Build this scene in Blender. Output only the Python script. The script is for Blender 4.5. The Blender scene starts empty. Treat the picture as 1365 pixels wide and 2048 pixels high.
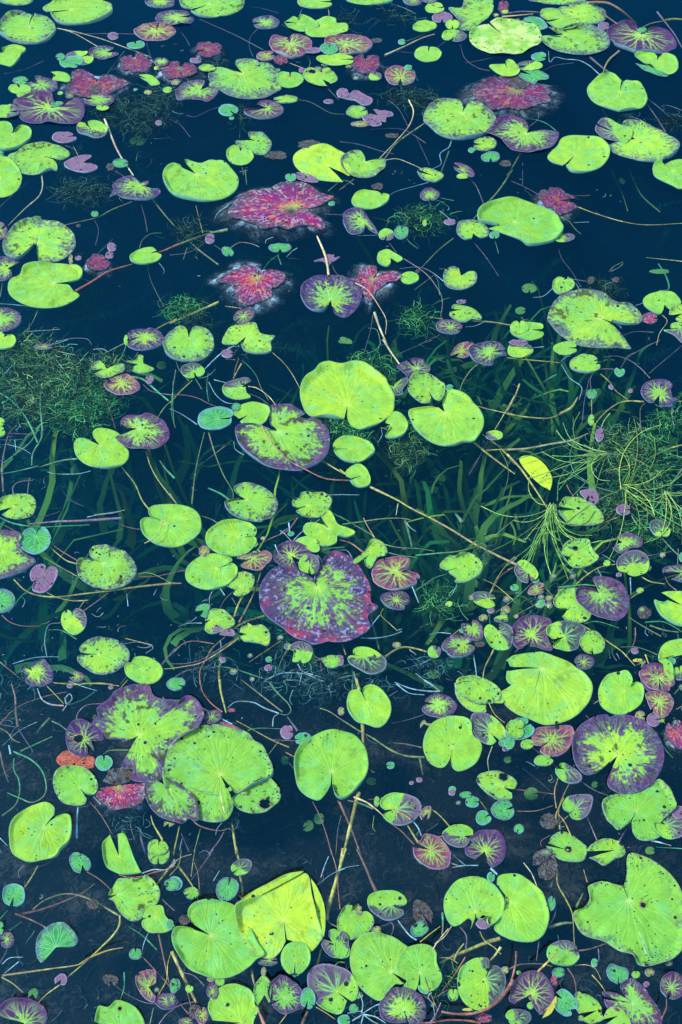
import bpy, math, random
import numpy as np
random.seed(7)
RNG = np.random.default_rng(11)
R = math.radians
scene = bpy.context.scene

# ------------------------------------------------------------------ camera
CAM_H, PITCH, FPX = 1.8, 48.0, 2600.0          # metres, degrees below horizontal, focal length in photo pixels
W0, H0 = 1365.0, 2048.0
cam = bpy.data.cameras.new('camera')
cam.sensor_fit = 'VERTICAL'; cam.sensor_height = 24.0
cam.lens = 24.0 * FPX / H0
cam.clip_start = 0.05; cam.clip_end = 500
co = bpy.data.objects.new('camera', cam); scene.collection.objects.link(co)
co.location = (0, 0, CAM_H); co.rotation_euler = (R(90 - PITCH), 0, 0)
scene.camera = co

# ------------------------------------------------------------------ sky, sun, exposure
SUN_EL, SUN_AZ = 50.0, 265.0                    # azimuth clockwise from +Y
world = bpy.data.worlds.new('World'); scene.world = world; world.use_nodes = True
wn = world.node_tree; bg = wn.nodes['Background']
sky = wn.nodes.new('ShaderNodeTexSky'); sky.sky_type = 'NISHITA'; sky.sun_disc = False
sky.sun_elevation = R(SUN_EL); sky.sun_rotation = R(SUN_AZ)
sky.ozone_density = 3.0; sky.air_density = 1.2; sky.dust_density = 0.2
wn.links.new(sky.outputs[0], bg.inputs[0]); bg.inputs[1].default_value = 0.15
sun = bpy.data.lights.new('sun', 'SUN'); sun.energy = 2.2; sun.angle = R(12); sun.color = (1.0, 0.95, 0.88)
so = bpy.data.objects.new('sun', sun); scene.collection.objects.link(so)
sd = np.array([math.sin(R(SUN_AZ))*math.cos(R(SUN_EL)), math.cos(R(SUN_AZ))*math.cos(R(SUN_EL)), math.sin(R(SUN_EL))])
so.rotation_euler = (R(90 - SUN_EL), 0, math.pi - R(SUN_AZ))
so.location = (0, 0, 5)
scene.view_settings.view_transform = 'Standard'; scene.view_settings.look = 'None'
scene.view_settings.exposure = 1.75; scene.view_settings.gamma = 1.0
scene.cycles.use_denoising = True
scene.cycles.max_bounces = 8; scene.cycles.transparent_max_bounces = 16
scene.cycles.volume_bounces = 0

# ------------------------------------------------------------------ photo pixel -> point on a level plane
cp, sp = math.cos(R(PITCH)), math.sin(R(PITCH))
def unproj(px, py, z=0.0):
    px = np.asarray(px, float); py = np.asarray(py, float)
    x = (px - W0/2) / FPX; y = -(py - H0/2) / FPX
    dx = x; dy = cp + y*sp; dz = -sp + y*cp
    t = (np.asarray(z, float) - CAM_H) / dz
    return np.stack([dx*t, dy*t, np.broadcast_to(z, np.shape(dx*t)).astype(float)], -1)
def mpp(px, py):                                # metres per photo pixel there
    a = unproj(px, py); b = unproj(px + 1, py)
    return float(np.linalg.norm(a - b))

# ------------------------------------------------------------------ noise
_T = np.random.default_rng(3).random((256, 256))
def vnoise(x, y):
    x = np.asarray(x, float); y = np.asarray(y, float)
    xi = np.floor(x).astype(int); yi = np.floor(y).astype(int)
    fx = x - xi; fy = y - yi; fx = fx*fx*(3-2*fx); fy = fy*fy*(3-2*fy)
    a = _T[xi & 255, yi & 255]; b = _T[(xi+1) & 255, yi & 255]; c = _T[xi & 255, (yi+1) & 255]; d = _T[(xi+1) & 255, (yi+1) & 255]
    return (a*(1-fx)+b*fx)*(1-fy) + (c*(1-fx)+d*fx)*fy
def fbm(x, y, o=4, g=.5):
    s = 0; a = 1; n = 0
    for k in range(o):
        s = s + a*vnoise(x*2**k + 17*k, y*2**k + 31*k); n += a; a *= g
    return s/n
def sst(a, b, x):
    t = np.clip((x-a)/(b-a), 0, 1); return t*t*(3-2*t)
def mixc(c1, c2, f):
    f = np.asarray(f)[..., None]; return np.asarray(c1)*(1-f) + np.asarray(c2)*f

# ------------------------------------------------------------------ object helpers
def link(o, parent=None):
    scene.collection.objects.link(o)
    if parent: o.parent = parent
    return o
def make_mesh(name, V, F, mat, parent=None, attrs=None, smooth=True, origin=None):
    """V (n,3); F list of index arrays or (m,k) array"""
    V = np.asarray(V, float)
    if origin is not None: V = V - np.asarray(origin)
    me = bpy.data.meshes.new(name)
    F = np.asarray(F, int); m, k = F.shape
    me.vertices.add(len(V)); me.vertices.foreach_set('co', V.ravel().astype(np.float32))
    me.loops.add(m*k); me.loops.foreach_set('vertex_index', F.ravel().astype(np.int32))
    me.polygons.add(m); me.polygons.foreach_set('loop_start', np.arange(0, m*k, k, dtype=np.int32))
    me.update(calc_edges=True)
    if smooth: me.polygons.foreach_set('use_smooth', np.ones(m, bool))
    for an, av in (attrs or {}).items():
        av = np.asarray(av, float)
        if av.ndim == 1:
            a = me.attributes.new(an, 'FLOAT', 'POINT'); a.data.foreach_set('value', av.astype(np.float32))
        else:
            a = me.attributes.new(an, 'FLOAT_COLOR', 'POINT')
            a.data.foreach_set('color', np.concatenate([av, np.ones((len(av), 1))], 1).ravel().astype(np.float32))
    me.validate()
    if mat: me.materials.append(mat)
    o = bpy.data.objects.new(name, me)
    if origin is not None and parent is None: o.location = origin
    return link(o, parent)
def empty(name, loc):
    o = bpy.data.objects.new(name, None); o.empty_display_size = .02
    o.location = loc; return link(o)
def tag(o, label=None, cat=None, group=None, kind=None):
    if label: o['label'] = label
    if cat: o['category'] = cat
    if group: o['group'] = group
    if kind: o['kind'] = kind
def spline(P, n, closed=False):
    """Catmull-Rom through points P -> n evenly spaced points"""
    P = np.asarray(P, float)
    if len(P) == 2: Q = np.linspace(P[0], P[1], 20)
    else:
        A = np.vstack([2*P[0]-P[1], P, 2*P[-1]-P[-2]])
        t = np.linspace(0, 1, 12, endpoint=False)[:, None]; seg = []
        for i in range(1, len(A)-2):
            p0, p1, p2, p3 = A[i-1], A[i], A[i+1], A[i+2]
            seg.append(.5*((2*p1)+(p2-p0)*t+(2*p0-5*p1+4*p2-p3)*t**2+(3*p1-p0-3*p2+p3)*t**3))
        Q = np.vstack(seg + [P[-1:]])
    L = np.concatenate([[0], np.cumsum(np.linalg.norm(np.diff(Q, axis=0), axis=1))])
    s = np.linspace(0, L[-1], n)
    return np.stack([np.interp(s, L, Q[:, k]) for k in range(Q.shape[1])], 1)

# ------------------------------------------------------------------ materials
def new_mat(name):
    m = bpy.data.materials.new(name); m.use_nodes = True
    return m, m.node_tree, m.node_tree.nodes['Principled BSDF']
def nd(nt, t, **kw):
    n = nt.nodes.new(t)
    for k, v in kw.items(): setattr(n, k, v)
    return n
def math_(nt, op, a, b=None, clamp=False):
    n = nd(nt, 'ShaderNodeMath', operation=op, use_clamp=clamp)
    for i, v in enumerate((a, b)):
        if v is None: continue
        if isinstance(v, (int, float)): n.inputs[i].default_value = v
        else: nt.links.new(v, n.inputs[i])
    return n.outputs[0]

def leaf_material(name='leaf_skin', rough=.5, spec=.06):
    m, nt, p = new_mat(name); L = nt.links
    col = nd(nt, 'ShaderNodeAttribute', attribute_name='Col')
    spk = nd(nt, 'ShaderNodeAttribute', attribute_name='speck')
    vn = nd(nt, 'ShaderNodeAttribute', attribute_name='vein')
    g = nd(nt, 'ShaderNodeNewGeometry')
    n1 = nd(nt, 'ShaderNodeTexNoise'); n1.inputs['Scale'].default_value = 260; n1.inputs['Detail'].default_value = 5
    n2 = nd(nt, 'ShaderNodeTexNoise'); n2.inputs['Scale'].default_value = 60; n2.inputs['Detail'].default_value = 6
    vo = nd(nt, 'ShaderNodeTexVoronoi'); vo.inputs['Scale'].default_value = 140
    vo2 = nd(nt, 'ShaderNodeTexVoronoi'); vo2.inputs['Scale'].default_value = 330
    for n in (n1, n2, vo, vo2): L.new(g.outputs['Position'], n.inputs['Vector'])
    # fine mottling of the leaf colour
    mr = nd(nt, 'ShaderNodeMapRange'); mr.inputs[1].default_value = .3; mr.inputs[2].default_value = .7
    mr.inputs[3].default_value = .92; mr.inputs[4].default_value = 1.07; L.new(n1.outputs[0], mr.inputs[0])
    mr2 = nd(nt, 'ShaderNodeMapRange'); mr2.inputs[1].default_value = .3; mr2.inputs[2].default_value = .7
    mr2.inputs[3].default_value = .88; mr2.inputs[4].default_value = 1.1; L.new(n2.outputs[0], mr2.inputs[0])
    f = math_(nt, 'MULTIPLY', mr.outputs[0], mr2.outputs[0])
    vm = nd(nt, 'ShaderNodeVectorMath', operation='SCALE'); L.new(col.outputs['Color'], vm.inputs[0]); L.new(f, vm.inputs['Scale'])
    # dark rot specks: voronoi cells whose random value is below the speck attribute
    def specks(v, size):
        sep = nd(nt, 'ShaderNodeSeparateColor'); L.new(v.outputs['Color'], sep.inputs[0])
        on = math_(nt, 'LESS_THAN', sep.outputs[0], spk.outputs['Fac'])
        rr = math_(nt, 'MULTIPLY', sep.outputs[1], size)
        near = math_(nt, 'LESS_THAN', v.outputs['Distance'], rr)
        return math_(nt, 'MULTIPLY', on, near)
    s = math_(nt, 'MAXIMUM', specks(vo, .55), specks(vo2, .5))
    # a few specks everywhere
    sep = nd(nt, 'ShaderNodeSeparateColor'); L.new(vo2.outputs['Color'], sep.inputs[0])
    s2 = math_(nt, 'MULTIPLY', math_(nt, 'GREATER_THAN', sep.outputs[2], .992), math_(nt, 'LESS_THAN', vo2.outputs['Distance'], .4))
    s = math_(nt, 'MAXIMUM', s, s2)
    mx = nd(nt, 'ShaderNodeMix', data_type='RGBA'); L.new(s, mx.inputs['Factor']); L.new(vm.outputs[0], mx.inputs['A'])
    mx.inputs['B'].default_value = (.012, .016, .018, 1)
    L.new(mx.outputs['Result'], p.inputs['Base Color'])
    p.inputs['Roughness'].default_value = rough
    p.inputs['Specular IOR Level'].default_value = spec
    h = math_(nt, 'ADD', math_(nt, 'MULTIPLY', vn.outputs['Fac'], -.7), math_(nt, 'MULTIPLY', n2.outputs[0], 1.2))
    h = math_(nt, 'ADD', h, math_(nt, 'MULTIPLY', n1.outputs[0], .35))
    h = math_(nt, 'SUBTRACT', h, math_(nt, 'MULTIPLY', s, .6))
    b = nd(nt, 'ShaderNodeBump'); b.inputs['Strength'].default_value = .4; b.inputs['Distance'].default_value = .0022
    L.new(h, b.inputs['Height']); L.new(b.outputs[0], p.inputs['Normal'])
    return m
LEAF = leaf_material()

def fringe_material():
    m, nt, p = new_mat('algae_slime'); L = nt.links
    col = nd(nt, 'ShaderNodeAttribute', attribute_name='Col'); cov = nd(nt, 'ShaderNodeAttribute', attribute_name='cover')
    g = nd(nt, 'ShaderNodeNewGeometry')
    n1 = nd(nt, 'ShaderNodeTexNoise'); n1.inputs['Scale'].default_value = 130; n1.inputs['Detail'].default_value = 8; n1.inputs['Distortion'].default_value = 1.2
    n1.inputs['Roughness'].default_value = .7
    L.new(g.outputs['Position'], n1.inputs['Vector'])
    mr = nd(nt, 'ShaderNodeMapRange'); mr.inputs[1].default_value = .35; mr.inputs[2].default_value = .68; mr.inputs[3].default_value = .25; mr.inputs[4].default_value = 2.6
    L.new(n1.outputs[0], mr.inputs[0])
    vm = nd(nt, 'ShaderNodeVectorMath', operation='SCALE'); L.new(col.outputs['Color'], vm.inputs[0]); L.new(mr.outputs[0], vm.inputs['Scale'])
    L.new(vm.outputs[0], p.inputs['Base Color']); p.inputs['Roughness'].default_value = .8; p.inputs['Specular IOR Level'].default_value = .02
    a = math_(nt, 'ADD', cov.outputs['Fac'], math_(nt, 'MULTIPLY', math_(nt, 'SUBTRACT', n1.outputs[0], .5), 2.4), clamp=True)
    L.new(a, p.inputs['Alpha'])
    b = nd(nt, 'ShaderNodeBump'); b.inputs['Distance'].default_value = .004; L.new(n1.outputs[0], b.inputs['Height']); L.new(b.outputs[0], p.inputs['Normal'])
    return m
FRINGE = fringe_material()

def stalk_material():
    m, nt, p = new_mat('stalk_skin'); L = nt.links
    col = nd(nt, 'ShaderNodeAttribute', attribute_name='Col')
    g = nd(nt, 'ShaderNodeNewGeometry')
    n1 = nd(nt, 'ShaderNodeTexNoise'); n1.inputs['Scale'].default_value = 180; n1.inputs['Detail'].default_value = 6
    L.new(g.outputs['Position'], n1.inputs['Vector'])
    mr = nd(nt, 'ShaderNodeMapRange'); mr.inputs[1].default_value = .3; mr.inputs[2].default_value = .7; mr.inputs[3].default_value = .55; mr.inputs[4].default_value = 1.5
    L.new(n1.outputs[0], mr.inputs[0])
    vm = nd(nt, 'ShaderNodeVectorMath', operation='SCALE'); L.new(col.outputs['Color'], vm.inputs[0]); L.new(mr.outputs[0], vm.inputs['Scale'])
    L.new(vm.outputs[0], p.inputs['Base Color']); p.inputs['Roughness'].default_value = .5; p.inputs['Specular IOR Level'].default_value = .2
    return m
STALK = stalk_material()

def water_material():
    m, nt, p = new_mat('pond_water'); L = nt.links
    nt.nodes.remove(p)
    out = nt.nodes['Material Output']
    tr = nd(nt, 'ShaderNodeBsdfTransparent'); tr.inputs[0].default_value = (.90, .97, .98, 1)
    gl = nd(nt, 'ShaderNodeBsdfGlossy'); gl.inputs['Roughness'].default_value = .03; gl.inputs[0].default_value = (.10, .82, 1, 1)
    fr = nd(nt, 'ShaderNodeFresnel'); fr.inputs['IOR'].default_value = 1.36
    mx = nd(nt, 'ShaderNodeMixShader')
    gb = nd(nt, 'ShaderNodeNewGeometry'); top = math_(nt, 'SUBTRACT', 1.0, gb.outputs['Backfacing'])
    L.new(math_(nt, 'MULTIPLY', fr.outputs[0], top), mx.inputs[0]); L.new(tr.outputs[0], mx.inputs[1]); L.new(gl.outputs[0], mx.inputs[2])
    g = nd(nt, 'ShaderNodeNewGeometry')
    n = nd(nt, 'ShaderNodeTexNoise'); n.inputs['Scale'].default_value = 6; n.inputs['Detail'].default_value = 3
    L.new(g.outputs['Position'], n.inputs['Vector'])
    b = nd(nt, 'ShaderNodeBump'); b.inputs['Strength'].default_value = .12; b.inputs['Distance'].default_value = .01
    L.new(n.outputs[0], b.inputs['Height']); L.new(b.outputs[0], gl.inputs['Normal']); L.new(b.outputs[0], fr.inputs['Normal'])
    L.new(mx.outputs[0], out.inputs['Surface'])
    ab = nd(nt, 'ShaderNodeVolumeAbsorption'); ab.inputs['Color'].default_value = (.04, .50, .70, 1); ab.inputs['Density'].default_value = 3.3
    sc = nd(nt, 'ShaderNodeVolumeScatter'); sc.inputs['Color'].default_value = (.0, .52, .80, 1); sc.inputs['Density'].default_value = .09
    ad = nd(nt, 'ShaderNodeAddShader'); L.new(ab.outputs[0], ad.inputs[0]); L.new(sc.outputs[0], ad.inputs[1])
    L.new(ad.outputs[0], out.inputs['Volume'])
    return m

def weed_material(name, rough=.5):
    m, nt, p = new_mat(name); L = nt.links
    col = nd(nt, 'ShaderNodeAttribute', attribute_name='Col')
    L.new(col.outputs['Color'], p.inputs['Base Color']); p.inputs['Roughness'].default_value = rough; p.inputs['Specular IOR Level'].default_value = 0
    return m
WEED = weed_material('weed_leaf')

def bed_material():
    m, nt, p = new_mat('silt'); L = nt.links
    g = nd(nt, 'ShaderNodeNewGeometry')
    a = nd(nt, 'ShaderNodeTexNoise'); a.inputs['Scale'].default_value = 9; a.inputs['Detail'].default_value = 9; a.inputs['Roughness'].default_value = .7
    b = nd(nt, 'ShaderNodeTexNoise'); b.inputs['Scale'].default_value = 75; b.inputs['Detail'].default_value = 8; b.inputs['Roughness'].default_value = .75; b.inputs['Distortion'].default_value = 1.5
    for n in (a, b): L.new(g.outputs['Position'], n.inputs['Vector'])
    s = math_(nt, 'ADD', math_(nt, 'MULTIPLY', a.outputs[0], .5), math_(nt, 'MULTIPLY', b.outputs[0], .5))
    r = nd(nt, 'ShaderNodeValToRGB'); L.new(s, r.inputs[0])
    e = r.color_ramp.elements; e[0].position = .38; e[0].color = (.010, .009, .008, 1); e[1].position = .64; e[1].color = (.14, .090, .062, 1)
    k = e.new(.50); k.color = (.015, .011, .009, 1)
    L.new(r.outputs[0], p.inputs['Base Color']); p.inputs['Roughness'].default_value = .95; p.inputs['Specular IOR Level'].default_value = .1
    bp = nd(nt, 'ShaderNodeBump'); bp.inputs['Distance'].default_value = .012; bp.inputs['Strength'].default_value = 1
    L.new(b.outputs[0], bp.inputs['Height']); L.new(bp.outputs[0], p.inputs['Normal'])
    return m

# ------------------------------------------------------------------ the setting: pond bed and water
def bed_z(x, y):
    near = sst(1.15, 1.9, y)                    # shallow by the bank, deep farther out
    z = -.11 - .47*near - .25*sst(2.5, 6, y)
    return z + .06*(fbm(x*3+9, y*3+5, 4)-.5)
def build_bed():
    xs = np.concatenate([np.linspace(-40, -1.6, 16), np.linspace(-1.5, 1.5, 150), np.linspace(1.6, 40, 16)])
    ys = np.concatenate([np.linspace(-10, .2, 12), np.linspace(.3, 4, 180), np.linspace(4.3, 90, 30)])
    X, Y = np.meshgrid(xs, ys); Z = bed_z(X, Y)
    V = np.stack([X, Y, Z], -1).reshape(-1, 3); nx, ny = len(xs), len(ys)
    i = (np.arange(ny-1)[:, None]*nx + np.arange(nx-1)[None]).ravel()
    o = make_mesh('pond_bed', V, np.stack([i, i+1, i+nx+1, i+nx], 1), bed_material()); tag(o, kind='structure')
    return o
build_bed()
def build_water():
    x0, x1, y0, y1, zb = -40, 40, -10, 90, -1.6
    V = [(x0,y0,0),(x1,y0,0),(x1,y1,0),(x0,y1,0),(x0,y0,zb),(x1,y0,zb),(x1,y1,zb),(x0,y1,zb)]
    F = [(0,1,2,3),(7,6,5,4),(0,4,5,1),(1,5,6,2),(2,6,7,3),(3,7,4,0)]
    o = make_mesh('pond_water', V, F, water_material(), smooth=False); tag(o, kind='structure')
build_water()

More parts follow.
